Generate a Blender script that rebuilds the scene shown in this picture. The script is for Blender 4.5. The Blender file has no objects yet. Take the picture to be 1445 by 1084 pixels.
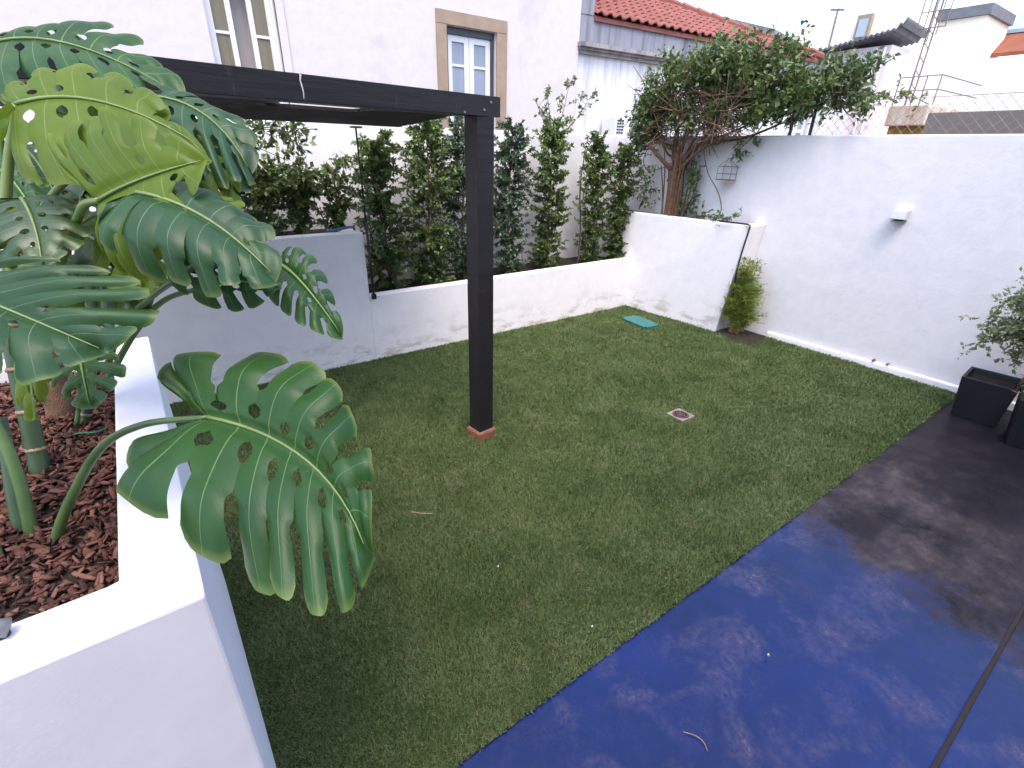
import bpy, bmesh, math, random
import numpy as np
from mathutils import Vector, Matrix
R = math.radians
scene = bpy.context.scene
col = scene.collection

# ------------------------------------------------------------------ camera
CAM = np.array([0.0, 0.0, 1.9])
FPX, CX, CY = 695.07, 722.5, 542.0            # focal length and centre of a 1445 x 1084 frame
PITCH, ROLL, YAW = 0.4448, 0.0226, 0.9426
_F = np.array([math.cos(PITCH)*math.cos(YAW), math.cos(PITCH)*math.sin(YAW), -math.sin(PITCH)])
_R = np.array([math.sin(YAW), -math.cos(YAW), 0.0])
_U = np.cross(_R, _F)
_R2 = _R*math.cos(ROLL) + _U*math.sin(ROLL)
_U2 = _U*math.cos(ROLL) - _R*math.sin(ROLL)
cd = bpy.data.cameras.new('camera'); cam = bpy.data.objects.new('camera', cd); col.objects.link(cam)
cd.sensor_width = 36.0; cd.lens = 36.0*FPX/1445.0; cd.clip_start = 0.02; cd.clip_end = 2000
M = Matrix.Identity(4)
for i in range(3):
    M[i][0] = _R2[i]; M[i][1] = _U2[i]; M[i][2] = -_F[i]; M[i][3] = CAM[i]
cam.matrix_world = M
scene.camera = cam

# ------------------------------------------------------------------ sky, sun, exposure
SUN_EL, SUN_AZ = R(63), (-0.44, -0.87)          # towards the sun: behind the house the photograph was taken from
world = bpy.data.worlds.new('World'); scene.world = world; world.use_nodes = True
wn = world.node_tree; wn.nodes.clear()
wo = wn.nodes.new('ShaderNodeOutputWorld'); wb = wn.nodes.new('ShaderNodeBackground')
sk = wn.nodes.new('ShaderNodeTexSky'); sk.sky_type = 'NISHITA'; sk.sun_disc = False
sk.sun_elevation = SUN_EL
sk.sun_rotation = math.atan2(SUN_AZ[0], SUN_AZ[1])
sk.air_density = 1.0; sk.dust_density = 2.6; sk.ozone_density = 1.0
wb.inputs['Strength'].default_value = 0.15
wn.links.new(sk.outputs[0], wb.inputs[0]); wn.links.new(wb.outputs[0], wo.inputs[0])
sd = bpy.data.lights.new('sun', 'SUN'); sd.energy = 0.5; sd.angle = R(40); sd.color = (1.0, 0.95, 0.87)
sun = bpy.data.objects.new('sun', sd); col.objects.link(sun)
_n = math.hypot(*SUN_AZ)
sdir = Vector((SUN_AZ[0]/_n*math.cos(SUN_EL), SUN_AZ[1]/_n*math.cos(SUN_EL), math.sin(SUN_EL)))
sun.rotation_euler = sdir.to_track_quat('Z', 'Y').to_euler()
vs = scene.view_settings
vs.view_transform = 'Standard'; vs.look = 'None'; vs.exposure = 2.1; vs.gamma = 1.0; vs.use_curve_mapping = False
scene.cycles.max_bounces = 8; scene.cycles.diffuse_bounces = 4; scene.cycles.transparent_max_bounces = 8

# ------------------------------------------------------------------ helpers
rng = np.random.default_rng(7)
rnd = random.Random(11)

def ray(u, v):
    return _F + _R2*(u-CX)/FPX - _U2*(v-CY)/FPX
def pt(u, v, d):
    return CAM + ray(u, v)*d
def on(u, v, axis, val):
    d = ray(u, v); return CAM + d*((val-CAM[axis])/d[axis])

def tag(o, label=None, cat=None, group=None, kind=None):
    if label: o['label'] = label
    if cat: o['category'] = cat
    if group: o['group'] = group
    if kind: o['kind'] = kind
    return o

def empty(name, loc=(0, 0, 0), rz=0.0):
    o = bpy.data.objects.new(name, None); col.objects.link(o)
    o.location = loc; o.rotation_euler = (0, 0, rz); o.empty_display_size = 0.1
    return o

def link(name, me, mat=None, parent=None, smooth=False):
    o = bpy.data.objects.new(name, me); col.objects.link(o)
    if mat is not None: me.materials.append(mat)
    if smooth and len(me.polygons):
        me.polygons.foreach_set('use_smooth', np.ones(len(me.polygons), dtype=bool))
    if parent is not None: o.parent = parent          # parents sit at the origin unless noted
    return o

def mesh_from(name, V, Fs):
    me = bpy.data.meshes.new(name)
    V = np.asarray(V, dtype=np.float32)
    if isinstance(Fs, np.ndarray):
        n, k = Fs.shape
        me.vertices.add(len(V)); me.vertices.foreach_set('co', V.ravel())
        me.loops.add(n*k); me.loops.foreach_set('vertex_index', Fs.ravel().astype(np.int32))
        me.polygons.add(n)
        me.polygons.foreach_set('loop_start', np.arange(0, n*k, k, dtype=np.int32))
        me.polygons.foreach_set('loop_total', np.full(n, k, dtype=np.int32))
        me.update(calc_edges=True); me.validate()
    else:
        me.from_pydata([tuple(map(float, v)) for v in V], [], [tuple(f) for f in Fs]); me.update()
    return me

class MB:
    """collects boxes, prisms and tubes into one mesh"""
    def __init__(s): s.V = []; s.F = []
    def add(s, V, F):
        b = len(s.V); s.V += [tuple(map(float, v)) for v in V]; s.F += [tuple(i+b for i in f) for f in F]; return s
    def box(s, lo, hi, rz=0.0, c=None):
        x0, y0, z0 = lo; x1, y1, z1 = hi
        P = [(x0,y0,z0),(x1,y0,z0),(x1,y1,z0),(x0,y1,z0),(x0,y0,z1),(x1,y0,z1),(x1,y1,z1),(x0,y1,z1)]
        if rz:
            cx, cy = c if c else ((x0+x1)/2, (y0+y1)/2); ca, sa = math.cos(rz), math.sin(rz)
            P = [(cx+(x-cx)*ca-(y-cy)*sa, cy+(x-cx)*sa+(y-cy)*ca, z) for x, y, z in P]
        return s.add(P, [(0,3,2,1),(4,5,6,7),(0,1,5,4),(1,2,6,5),(2,3,7,6),(3,0,4,7)])
    def hexa(s, P):      # 8 free corners, bottom ring then top ring
        return s.add(P, [(0,3,2,1),(4,5,6,7),(0,1,5,4),(1,2,6,5),(2,3,7,6),(3,0,4,7)])
    def tube(s, pts, rad, n=6, cap=True):
        pts = [np.asarray(p, float) for p in pts]; m = len(pts)
        if not hasattr(rad, '__len__'): rad = [rad]*m
        V = []; up = np.array([0.31, 0.17, 0.93])
        T0 = pts[1]-pts[0]; T0 = T0/(np.linalg.norm(T0)+1e-9)
        a = np.cross(T0, up); 
        if np.linalg.norm(a) < 1e-3: a = np.cross(T0, [1, 0, 0])
        a /= np.linalg.norm(a)
        for i in range(m):
            t = pts[min(i+1, m-1)]-pts[max(i-1, 0)]; t = t/(np.linalg.norm(t)+1e-9)
            a = a - t*(a@t); a /= (np.linalg.norm(a)+1e-9); b = np.cross(t, a)
            for k in range(n):
                th = 2*math.pi*k/n; V.append(pts[i]+rad[i]*(a*math.cos(th)+b*math.sin(th)))
        F = [(i*n+k, i*n+(k+1) % n, (i+1)*n+(k+1) % n, (i+1)*n+k) for i in range(m-1) for k in range(n)]
        if cap: F += [tuple(range(n-1, -1, -1)), tuple((m-1)*n+k for k in range(n))]
        return s.add(V, F)
    def build(s, name, mat, parent=None, smooth=False, bevel=0.0, seg=2):
        me = mesh_from(name, s.V, s.F)
        if bevel:
            bm = bmesh.new(); bm.from_mesh(me)
            bmesh.ops.bevel(bm, geom=list(bm.edges), offset=bevel, segments=seg, affect='EDGES', profile=0.6, clamp_overlap=True)
            bm.to_mesh(me); bm.free()
        return link(name, me, mat, parent, smooth)

def curve(P, n=10):
    """Catmull-Rom through P"""
    P = [np.asarray(p, float) for p in P]; Q = [2*P[0]-P[1]]+P+[2*P[-1]-P[-2]]; out = []
    for i in range(1, len(Q)-2):
        for k in range(n):
            t = k/n
            out.append(0.5*((2*Q[i])+(-Q[i-1]+Q[i+1])*t+(2*Q[i-1]-5*Q[i]+4*Q[i+1]-Q[i+2])*t*t+(-Q[i-1]+3*Q[i]-3*Q[i+1]+Q[i+2])*t**3))
    out.append(P[-1]); return out

# ------------------------------------------------------------------ materials
class NT:
    def __init__(s, name):
        s.m = bpy.data.materials.new(name); s.m.use_nodes = True; s.t = s.m.node_tree
        s.t.nodes.clear(); s.out = s.n('ShaderNodeOutputMaterial')
    def n(s, typ, **kw):
        nd = s.t.nodes.new(typ)
        for k, v in kw.items(): setattr(nd, k, v)
        return nd
    def l(s, a, b): s.t.links.new(a, b)
    def coord(s, kind='Object', scale=(1, 1, 1)):
        c = s.n('ShaderNodeTexCoord'); mp = s.n('ShaderNodeMapping'); mp.inputs['Scale'].default_value = scale
        if kind == 'World':
            g = s.n('ShaderNodeNewGeometry'); s.l(g.outputs['Position'], mp.inputs[0])
        else: s.l(c.outputs[kind], mp.inputs[0])
        return mp.outputs[0]
    def noise(s, vec, scale, detail=4, rough=.55, dist=0.0):
        nd = s.n('ShaderNodeTexNoise'); nd.inputs['Scale'].default_value = scale; nd.inputs['Detail'].default_value = detail
        nd.inputs['Roughness'].default_value = rough; nd.inputs['Distortion'].default_value = dist
        s.l(vec, nd.inputs['Vector']); return nd.outputs[0]
    def ramp(s, fac, stops, interp='LINEAR'):
        r = s.n('ShaderNodeValToRGB'); r.color_ramp.interpolation = interp; e = r.color_ramp.elements
        while len(e) < len(stops): e.new(0.5)
        for el, (p, c) in zip(e, stops):
            el.position = p; el.color = (c, c, c, 1) if not hasattr(c, '__len__') else (*c, 1)
        s.l(fac, r.inputs[0]); return r.outputs[0]
    def mix(s, fac, a, b, typ='MIX'):
        nd = s.n('ShaderNodeMix', data_type='RGBA', blend_type=typ)
        for sock, v in ((nd.inputs[0], fac), (nd.inputs[6], a), (nd.inputs[7], b)):
            if hasattr(v, 'is_output'): s.l(v, sock)
            elif hasattr(v, '__len__'): sock.default_value = (*v, 1)
            else: sock.default_value = v
        return nd.outputs[2]
    def math(s, op, a, b=0.0, c=0.0, clamp=False):
        nd = s.n('ShaderNodeMath', operation=op, use_clamp=clamp)
        for sock, v in zip(nd.inputs, (a, b, c)):
            if hasattr(v, 'is_output'): s.l(v, sock)
            else: sock.default_value = v
        return nd.outputs[0]
    def sep(s, vec):
        nd = s.n('ShaderNodeSeparateXYZ'); s.l(vec, nd.inputs[0]); return nd.outputs
    def bsdf(s, color, rough=.6, bump=None, bs=.3, bd=.02, spec=.5, **kw):
        b = s.n('ShaderNodeBsdfPrincipled')
        for nm, v in (('Base Color', color), ('Roughness', rough), ('Specular IOR Level', spec)):
            if hasattr(v, 'is_output'): s.l(v, b.inputs[nm])
            elif hasattr(v, '__len__'): b.inputs[nm].default_value = (*v, 1)
            else: b.inputs[nm].default_value = v
        for k, v in kw.items(): b.inputs[k].default_value = v
        if bump is not None:
            bp = s.n('ShaderNodeBump'); bp.inputs['Strength'].default_value = bs; bp.inputs['Distance'].default_value = bd
            s.l(bump, bp.inputs['Height']); s.l(bp.outputs[0], b.inputs['Normal'])
        return b
    def done(s, sh): s.l(sh.outputs[0], s.out.inputs[0]); return s.m

def m_plain(name, c, rough=.6, var=.15, scale=8, bs=.15, spec=.5, metallic=0.0, kind='World'):
    t = NT(name); v = t.coord(kind); nz = t.noise(v, scale, 5)
    c0 = tuple(x*(1-var) for x in c); c1 = tuple(min(1, x*(1+var)) for x in c)
    colr = t.ramp(nz, [(.3, c0), (.7, c1)])
    return t.done(t.bsdf(colr, rough, t.noise(v, scale*9, 3), bs, .01, spec, Metallic=metallic))

def m_render(name, c, stain=(.36, .30, .24), amount=.25, streak=False, grain=120, low=None, bs=.30):
    """painted render; low = (z0, z1): damp stains that creep up from the ground in patches"""
    t = NT(name); v = t.coord('World'); big = t.noise(v, 1.1, 6, .6); fine = t.noise(v, grain, 3, .6); mid = t.noise(v, 9, 5, .6)
    base = t.mix(t.ramp(mid, [(.35, 0.0), (.75, 1.0)]), c, tuple(x*.93 for x in c))
    if streak:
        st = t.noise(t.coord('World', (5.0, 5.0, .35)), 1.3, 6, .65)
        mask = t.math('MULTIPLY', t.ramp(st, [(.46, 0.0), (.68, 1.0)]), amount)
        base = t.mix(mask, base, stain)
    else:
        mask = t.math('MULTIPLY', t.ramp(big, [(.55, 0.0), (.78, 1.0)]), amount)
        base = t.mix(mask, base, stain)
    if low:
        z = t.sep(v)[2]; g = t.n('ShaderNodeMapRange'); t.l(z, g.inputs[0])
        g.inputs[1].default_value = low[0]; g.inputs[2].default_value = low[1]; g.inputs[3].default_value = 1; g.inputs[4].default_value = 0
        patch = t.ramp(t.noise(t.coord('World', (1, 1, 2.5)), 3.2, 6, .7), [(.50, 0.0), (.62, 1.0)])
        base = t.mix(t.math('MULTIPLY', t.math('MULTIPLY', g.outputs[0], patch), .85), base, (.40, .35, .30))
    bump = t.math('ADD', t.math('MULTIPLY', fine, .5), t.math('MULTIPLY', t.noise(v, 5, 5, .6), 3.0))
    return t.done(t.bsdf(base, .85, bump, bs, .008, .25))

def m_leaf(name, c, c2, rough=.42, trans=.25, spec=.5, tcol=None, vein=None):
    """leaf: colour varies per leaf through the 'tint' attribute; optional pale veins from the UVs"""
    t = NT(name); a = t.n('ShaderNodeAttribute', attribute_name='tint')
    v = t.coord('World'); nz = t.noise(v, 2.2, 3)
    f = t.math('ADD', a.outputs['Fac'], t.math('MULTIPLY', t.math('SUBTRACT', nz, .5), .5), clamp=True)
    base = t.mix(f, c, c2); bump = None
    if vein:
        base = t.mix(t.ramp(t.noise(v, 7, 5), [(.35, 0.0), (.7, 1.0)]), c, c2)
        uvn = t.n('ShaderNodeUVMap'); uvn.uv_map = 'lobe'; sx = t.sep(uvn.outputs[0])
        d = t.math('ABSOLUTE', t.math('SUBTRACT', sx[0], .5))
        w = t.math('SUBTRACT', .032, t.math('MULTIPLY', sx[1], .026))
        g = t.n('ShaderNodeMapRange'); t.l(d, g.inputs[0]); t.l(w, g.inputs[2])
        g.inputs[1].default_value = 0.0; g.inputs[3].default_value = 1; g.inputs[4].default_value = 0
        base = t.mix(t.math('MULTIPLY', g.outputs[0], .75), base, vein)
        # fine side veins run obliquely to the lobe vein
        wv = t.n('ShaderNodeTexWave'); wv.inputs['Scale'].default_value = 5.0; wv.inputs['Distortion'].default_value = 1.5
        cb = t.n('ShaderNodeCombineXYZ'); t.l(t.math('SUBTRACT', sx[1], t.math('MULTIPLY', d, .5)), cb.inputs[0])
        t.l(cb.outputs[0], wv.inputs[0])
        # tan blemishes
        bl = t.ramp(t.noise(v, 16, 4, .7), [(.70, 0.0), (.78, 1.0)])
        base = t.mix(t.math('MULTIPLY', bl, .35), base, (.30, .27, .10))
        edge = t.ramp(sx[1], [(.93, 0.0), (1.0, 1.0)])
        base = t.mix(t.math('MULTIPLY', edge, .35), base, (.25, .30, .06))
        bump = t.math('ADD', t.math('MULTIPLY', wv.outputs[1], .05), t.math('MULTIPLY', g.outputs[0], -.9))
    b = t.bsdf(base, rough, bump, .25, .004, spec)
    tr = t.n('ShaderNodeBsdfTranslucent')
    tc = t.mix(.5, base, tcol or tuple(min(1, x*2.2) for x in c2)); t.l(tc, tr.inputs[0])
    ms = t.n('ShaderNodeMixShader'); ms.inputs[0].default_value = trans
    t.l(b.outputs[0], ms.inputs[1]); t.l(tr.outputs[0], ms.inputs[2])
    return t.done(ms)

WHITE = (.81, .775, .79)
MAT = {}
MAT['wall'] = m_render('white_render', WHITE, amount=.06, low=(0.0, .36))
MAT['wallb'] = m_render('white_render_boundary', WHITE, amount=.10)
MAT['planter'] = m_render('white_render_planter', (.81, .775, .80), amount=.03, grain=160, bs=.10)
MAT['facade'] = m_render('facade_cream', (.54, .50, .50), (.38, .35, .35), .7, False, 60)
MAT['facade2'] = m_render('facade_streaked', (.66, .65, .68), (.22, .22, .27), .75, True, 60)
MAT['parapet'] = m_render('parapet_grey', (.24, .24, .28), (.085, .085, .10), .85, True, 60)
MAT['cornice'] = m_render('cornice_grey', (.30, .28, .28), (.11, .10, .10), .8, True, 60)
MAT['greywall'] = m_render('bare_cement', (.19, .165, .155), (.11, .10, .095), .6, False, 60)
MAT['ochre'] = m_render('ochre_paint', (.34, .21, .045), (.30, .16, .06), .5, True, 50)
MAT['stainwhite'] = m_render('stained_white', (.58, .50, .42), (.42, .20, .08), .75, True, 50)
MAT['pink'] = m_render('pale_pink_render', (.74, .64, .66), (.5, .4, .4), .3, True, 50)
MAT['farwhite'] = m_render('far_white', (.82, .80, .76), (.6, .55, .5), .3, True, 20)
MAT['cream'] = m_render('far_cream', (.80, .73, .58), (.6, .5, .4), .3, True, 20)
MAT['stone'] = m_plain('window_stone', (.27, .20, .145), .8, .12, 6, .2)
MAT['paint'] = m_plain('white_gloss_paint', (.62, .62, .65), .35, .03, 5, .05)
MAT['lampw'] = m_plain('lamp_white', (.60, .59, .61), .5, .03, 5, .05)
MAT['darkframe'] = m_plain('dark_green_frame', (.035, .042, .055), .4, .15, 5, .05)
MAT['tile'] = m_plain('clay_tile', (.21, .066, .050), .8, .25, 3.5, .3)
MAT['tile2'] = m_plain('clay_tile_far', (.20, .06, .03), .8, .15, 3, .3)
MAT['slate'] = m_plain('dark_sheet', (.12, .125, .135), .6, .25, 4, .2)
MAT['grey'] = m_plain('grey_metal', (.22, .22, .24), .5, .2, 10, .1, metallic=.3)
MAT['rust'] = m_plain('rusty_steel', (.20, .15, .13), .7, .3, 10, .2)
MAT['black'] = m_plain('black_plastic', (.012, .012, .014), .42, .2, 10, .1)
MAT['pot'] = m_plain('pot_plastic', (.007, .007, .010), .5, .3, 6, .15)
MAT['soil'] = m_plain('dark_soil', (.022, .014, .010), .95, .5, 25, .9)
MAT['bark'] = m_plain('tree_bark', (.17, .095, .052), .9, .5, 22, 1.0)
MAT['twig'] = m_plain('brown_twig', (.15, .088, .056), .85, .3, 14, .4)
MAT['twigd'] = m_plain('dark_twig', (.055, .04, .03), .85, .3, 14, .4)
MAT['cane'] = m_plain('bamboo_cane', (.34, .20, .09), .55, .2, 20, .2)
MAT['teal'] = m_plain('teal_plastic', (.020, .135, .130), .5, .1, 9, .1)
MAT['brick'] = m_plain('brick_red', (.23, .075, .045), .9, .35, 22, .6)
MAT['drain'] = m_plain('drain_iron', (.10, .058, .056), .65, .25, 30, .3, metallic=.2)
MAT['drainf'] = m_plain('drain_frame_stone', (.24, .185, .15), .8, .2, 25, .3)
MAT['void'] = m_plain('drain_void', (.028, .018, .017), .9, .1, 10, .1)
MAT['tie'] = m_plain('green_wire', (.01, .16, .07), .4, .1, 10, .1)
MAT['blue'] = m_plain('blue_hose', (.03, .09, .22), .4, .1, 10, .1)
MAT['dryleaf'] = m_plain('dry_leaf', (.40, .27, .14), .8, .2, 20, .2)
MAT['pebble'] = m_plain('pale_pebble', (.6, .56, .5), .8, .2, 20, .2)
MAT['house'] = m_render('house_render', (.74, .73, .72), amount=.05)

def m_wood():
    t = NT('black_brown_stained_timber'); v = t.coord('Object', (1.0, 14.0, 14.0)); g = t.noise(v, 3, 6, .6, .4)
    vo = t.coord('World'); base = t.ramp(g, [(.3, (.0075, .0065, .008)), (.7, (.016, .0135, .016))])
    sc = t.ramp(t.noise(t.coord('World', (9, 9, 1.6)), 2.6, 8, .8), [(.60, 0.0), (.74, 1.0)])
    base = t.mix(t.math('MULTIPLY', sc, .32), base, (.24, .22, .22))
    return t.done(t.bsdf(base, .5, g, .25, .01, .4))
MAT['wood'] = m_wood()
def m_slat():
    t = NT('weathered_dark_slat'); v = t.coord('World', (1, 1, 1)); g = t.noise(v, 6, 6, .7)
    base = t.ramp(g, [(.35, (.010, .008, .009)), (.75, (.030, .024, .023))])
    return t.done(t.bsdf(base, .75, t.noise(v, 60, 3), .3, .01, .3))
MAT['slat'] = m_slat()

def m_lawn():
    t = NT('lawn_thatch'); v = t.coord('World')
    base = t.ramp(t.noise(v, 2.3, 6, .65), [(.3, (.040, .060, .018)), (.55, (.062, .080, .028)), (.8, (.095, .095, .040))])
    base = t.mix(t.ramp(t.noise(v, 60, 3), [(.5, 0.0), (.85, 1.0)]), base, (.03, .027, .015))
    return t.done(t.bsdf(base, .95, t.noise(v, 150, 3), .8, .02, .1))
MAT['lawn'] = m_lawn()
def m_grass():
    t = NT('grass_blades'); v = t.coord('World'); a = t.n('ShaderNodeAttribute', attribute_name='tint')
    pat = t.noise(v, 2.6, 8, .72, .8)
    green = t.mix(t.ramp(pat, [(.36, 0.0), (.64, 1.0)]), (.050, .096, .022), (.138, .192, .070))
    green = t.mix(t.ramp(t.noise(v, 5.5, 5, .65), [(.56, 0.0), (.74, 1.0)]), green, (.16, .175, .085))
    cl = t.mix(a.outputs['Fac'], green, (.24, .23, .11))
    b = t.bsdf(cl, .6, None, spec=.25); tr = t.n('ShaderNodeBsdfTranslucent'); t.l(cl, tr.inputs[0])
    ms = t.n('ShaderNodeMixShader'); ms.inputs[0].default_value = .25; t.l(b.outputs[0], ms.inputs[1]); t.l(tr.outputs[0], ms.inputs[2])
    return t.done(ms)
MAT['grass'] = m_grass()

def m_patio():
    """blue sealed cement, worn in pale scuffs; a bare, grimy brown-grey area towards the far pots"""
    t = NT('blue_sealed_cement'); v = t.coord('World'); x, y, z = t.sep(v)
    n1 = t.noise(v, .9, 6, .6); n2 = t.noise(v, 2.6, 8, .72); n3 = t.noise(v, 13, 6, .7)
    blue = t.mix(t.ramp(n1, [(.35, 0.0), (.65, 1.0)]), (.0030, .0085, .052), (.0045, .0160, .112))
    blue = t.mix(t.math('MULTIPLY', t.ramp(n3, [(.42, 0.0), (.70, 1.0)]), .40), blue, (.014, .018, .085))
    # scuffed patches
    sc = t.math('MULTIPLY', t.ramp(t.noise(v, 4.2, 4, .6, .5), [(.50, 0.0), (.78, 1.0)]), t.ramp(t.noise(v, 30, 7, .78), [(.36, 0.0), (.66, 1.0)]))
    blue = t.mix(t.math('MULTIPLY', sc, .70), blue, (.155, .115, .150))
    dirt = t.math('MULTIPLY', t.ramp(t.noise(v, 7, 7, .75, .4), [(.48, 0.0), (.72, 1.0)]), t.ramp(t.noise(v, 90, 4, .7), [(.40, 0.0), (.65, 1.0)]))
    blue = t.mix(t.math('MULTIPLY', dirt, .40), blue, (.075, .055, .085))
    # scratches
    scr = t.ramp(t.noise(t.coord('World', (3, 26, 1)), 1.9, 5, .7), [(.68, 0.0), (.72, 1.0)])
    blue = t.mix(t.math('MULTIPLY', scr, .22), blue, (.20, .17, .24))
    grime = t.ramp(t.noise(v, 2.4, 7, .7), [(.34, (.006, .005, .007)), (.5, (.036, .029, .036)), (.66, (.090, .068, .066))])
    dk = t.ramp(t.noise(t.coord('World', (1.1, 2.2, 1)), 1.3, 6, .65), [(.46, 0.0), (.60, 1.0)])
    grime = t.mix(t.math('MULTIPLY', dk, .75), grime, (.012, .010, .013))
    grime = t.mix(t.math('MULTIPLY', sc, .45), grime, (.17, .13, .12))
    # ragged boundary, about x = 2.55 with a noisy edge
    e = t.math('ADD', t.math('SUBTRACT', x, 2.60), t.math('MULTIPLY', t.math('SUBTRACT', t.noise(v, 3.2, 9, .74, .3), .5), 1.3))
    e = t.math('ADD', e, t.math('MULTIPLY', t.math('SUBTRACT', .45, y), .10))
    mk = t.n('ShaderNodeMapRange'); t.l(e, mk.inputs[0]); mk.inputs[1].default_value = -.05; mk.inputs[2].default_value = .26
    mk.interpolation_type = 'SMOOTHSTEP'; m = mk.outputs[0]
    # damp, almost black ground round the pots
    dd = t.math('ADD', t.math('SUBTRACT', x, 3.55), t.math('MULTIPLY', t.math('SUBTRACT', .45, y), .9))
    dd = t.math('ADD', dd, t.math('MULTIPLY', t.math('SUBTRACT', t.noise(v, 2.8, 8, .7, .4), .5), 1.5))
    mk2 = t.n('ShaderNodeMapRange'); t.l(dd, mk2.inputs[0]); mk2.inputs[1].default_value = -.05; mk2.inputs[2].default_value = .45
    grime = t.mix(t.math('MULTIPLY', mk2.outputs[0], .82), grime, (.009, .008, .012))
    base = t.mix(m, blue, grime)
    wet = t.math('SUBTRACT', t.math('MULTIPLY_ADD', m, .48, .10), t.math('MULTIPLY', mk2.outputs[0], .16)); ro = t.math('ADD', wet, t.math('MULTIPLY', sc, .3), clamp=True)
    ro = t.math('ADD', ro, t.math('MULTIPLY', t.ramp(n3, [(.4, 0.0), (.8, 1.0)]), .10), clamp=True)
    return t.done(t.bsdf(base, ro, t.math('ADD', n3, t.math('MULTIPLY', n2, .6)), .06, .01, t.math('MULTIPLY_ADD', m, -.28, .44)))
MAT['patio'] = m_patio()

def m_mulch():
    t = NT('bark_chip'); a = t.n('ShaderNodeAttribute', attribute_name='tint'); v = t.coord('World')
    base = t.ramp(a.outputs['Fac'], [(0.0, (.048, .019, .014)), (.5, (.125, .048, .032)), (1.0, (.23, .105, .074))])
    base = t.mix(t.ramp(t.noise(v, 70, 4), [(.4, 0.0), (.8, .6)]), base, (.05, .018, .013))
    return t.done(t.bsdf(base, .75, t.noise(v, 90, 4), .5, .004, .3))
MAT['mulch'] = m_mulch()
def m_glass(name, c):
    t = NT(name); return t.done(t.bsdf(c, .08, spec=.6))
MAT['glass'] = m_glass('window_glass', (.30, .36, .44))
def m_curtain(name, c):
    t = NT(name); v = t.coord('World', (22, 22, .3)); n = t.noise(v, 1.6, 3)
    return t.done(t.bsdf(t.ramp(n, [(.3, tuple(x*.8 for x in c)), (.7, c)]), .35, n, .3, .03, .6))
MAT['curtain'] = m_curtain('net_curtain_behind_pane', (.24, .28, .36))
MAT['curtain2'] = m_curtain('beige_blind_behind_pane', (.17, .15, .10))

MAT['leaf_mid'] = m_leaf('monstera_leaf', (.013, .054, .010), (.028, .088, .014), .42, .16, .34, (.10, .24, .03), (.16, .26, .10))
MAT['leaf_blue'] = m_leaf('monstera_leaf_waxy', (.013, .048, .014), (.025, .076, .020), .42, .16, .38, (.10, .24, .04), (.15, .24, .14))
MAT['leaf_young'] = m_leaf('monstera_leaf_young', (.085, .150, .008), (.150, .215, .014), .42, .38, .35, (.34, .46, .05), (.30, .36, .13))
MAT['leaf_dark'] = m_leaf('monstera_leaf_old', (.020, .052, .014), (.045, .095, .020), .38, .12, .5, (.08, .16, .02), (.09, .16, .06))
def m_stalk(name, c, c2):
    t = NT(name); v = t.coord('World'); n = t.noise(v, 9, 5, .6)
    return t.done(t.bsdf(t.ramp(n, [(.3, c), (.7, c2)]), .42, t.noise(v, 50, 3), .15, .004, .5))
MAT['stalk'] = m_stalk('petiole_green', (.050, .105, .030), (.095, .160, .050))
MAT['stalkp'] = m_stalk('petiole_pale', (.14, .21, .06), (.21, .27, .09))
MAT['stem'] = m_stalk('stem_dark_green', (.028, .058, .028), (.055, .095, .045))
MAT['ring'] = m_stalk('stem_scar', (.17, .10, .055), (.27, .19, .12))
MAT['fibre'] = m_plain('fibrous_stem', (.16, .085, .05), .9, .35, 30, .9)
MAT['shrub'] = m_leaf('hedge_leaf', (.036, .070, .026), (.165, .220, .058), .38, .15, .5)
MAT['shrubl'] = m_leaf('hedge_leaf_light', (.070, .105, .034), (.18, .21, .06), .40, .25, .5)
MAT['shrubg'] = m_leaf('hedge_leaf_bluish', (.038, .070, .040), (.125, .170, .090), .35, .15, .6)
MAT['treeleaf'] = m_leaf('climber_leaf', (.044, .078, .028), (.155, .205, .058), .36, .18, .5)
MAT['potleaf'] = m_leaf('potted_leaf', (.11, .15, .075), (.25, .28, .13), .42, .25, .45)
MAT['bamboo'] = m_leaf('feathery_leaf', (.065, .14, .018), (.24, .29, .045), .45, .35, .4)

# ------------------------------------------------------------------ ground
def sheet(name, poly, z, mat):
    me = bpy.data.meshes.new(name); me.from_pydata([(x, y, z) for x, y in poly], [], [tuple(range(len(poly)))]); me.update()
    return link(name, me, mat)
MAT['earth'] = m_plain('bare_earth', (.16, .13, .11), .95, .2, 2, .3)
tag(sheet('ground', [(-600, -600), (600, -600), (600, 600), (-600, 600)], -.06, MAT['earth']), kind='structure')

PATIO_Y = .872
pm = MB()
pm.box((-3.0, -.075, -.058), (5.62, PATIO_Y-.006, -.004)); 
o = pm.build('patio_slab', MAT['patio'], bevel=.006); tag(o, kind='structure')
pm = MB(); pm.box((-3.0, -3.15, -.058), (5.62, -.090, -.004)); tag(pm.build('patio_slab', MAT['patio'], bevel=.006), kind='structure')
pm = MB(); pm.box((-3.0, -.090, -.058), (5.62, -.075, -.010)); tag(pm.build('patio_joint', MAT['void']), kind='structure')

LAWN = [(-3.0, PATIO_Y), (5.64, PATIO_Y), (5.54, 2.63), (5.12, 2.60), (5.17, 3.10), (5.11, 4.42), (-3.0, 4.42)]
tag(sheet('lawn', LAWN, 0.0, MAT['lawn']), kind='structure')

# ------------------------------------------------------------------ walls and planters
def wall(name, mat, lo, hi, label, bevel=.012, **kw):
    m = MB(); m.box(lo, hi, **kw); o = m.build(name, mat, bevel=bevel); tag(o, label, 'wall'); return o

# boundary wall behind the hedge
wall('boundary_wall', MAT['wallb'], (-4.2, 5.10, -.05), (5.49, 5.30, 2.085), 'white rendered boundary wall running behind the hedge planter')
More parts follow.
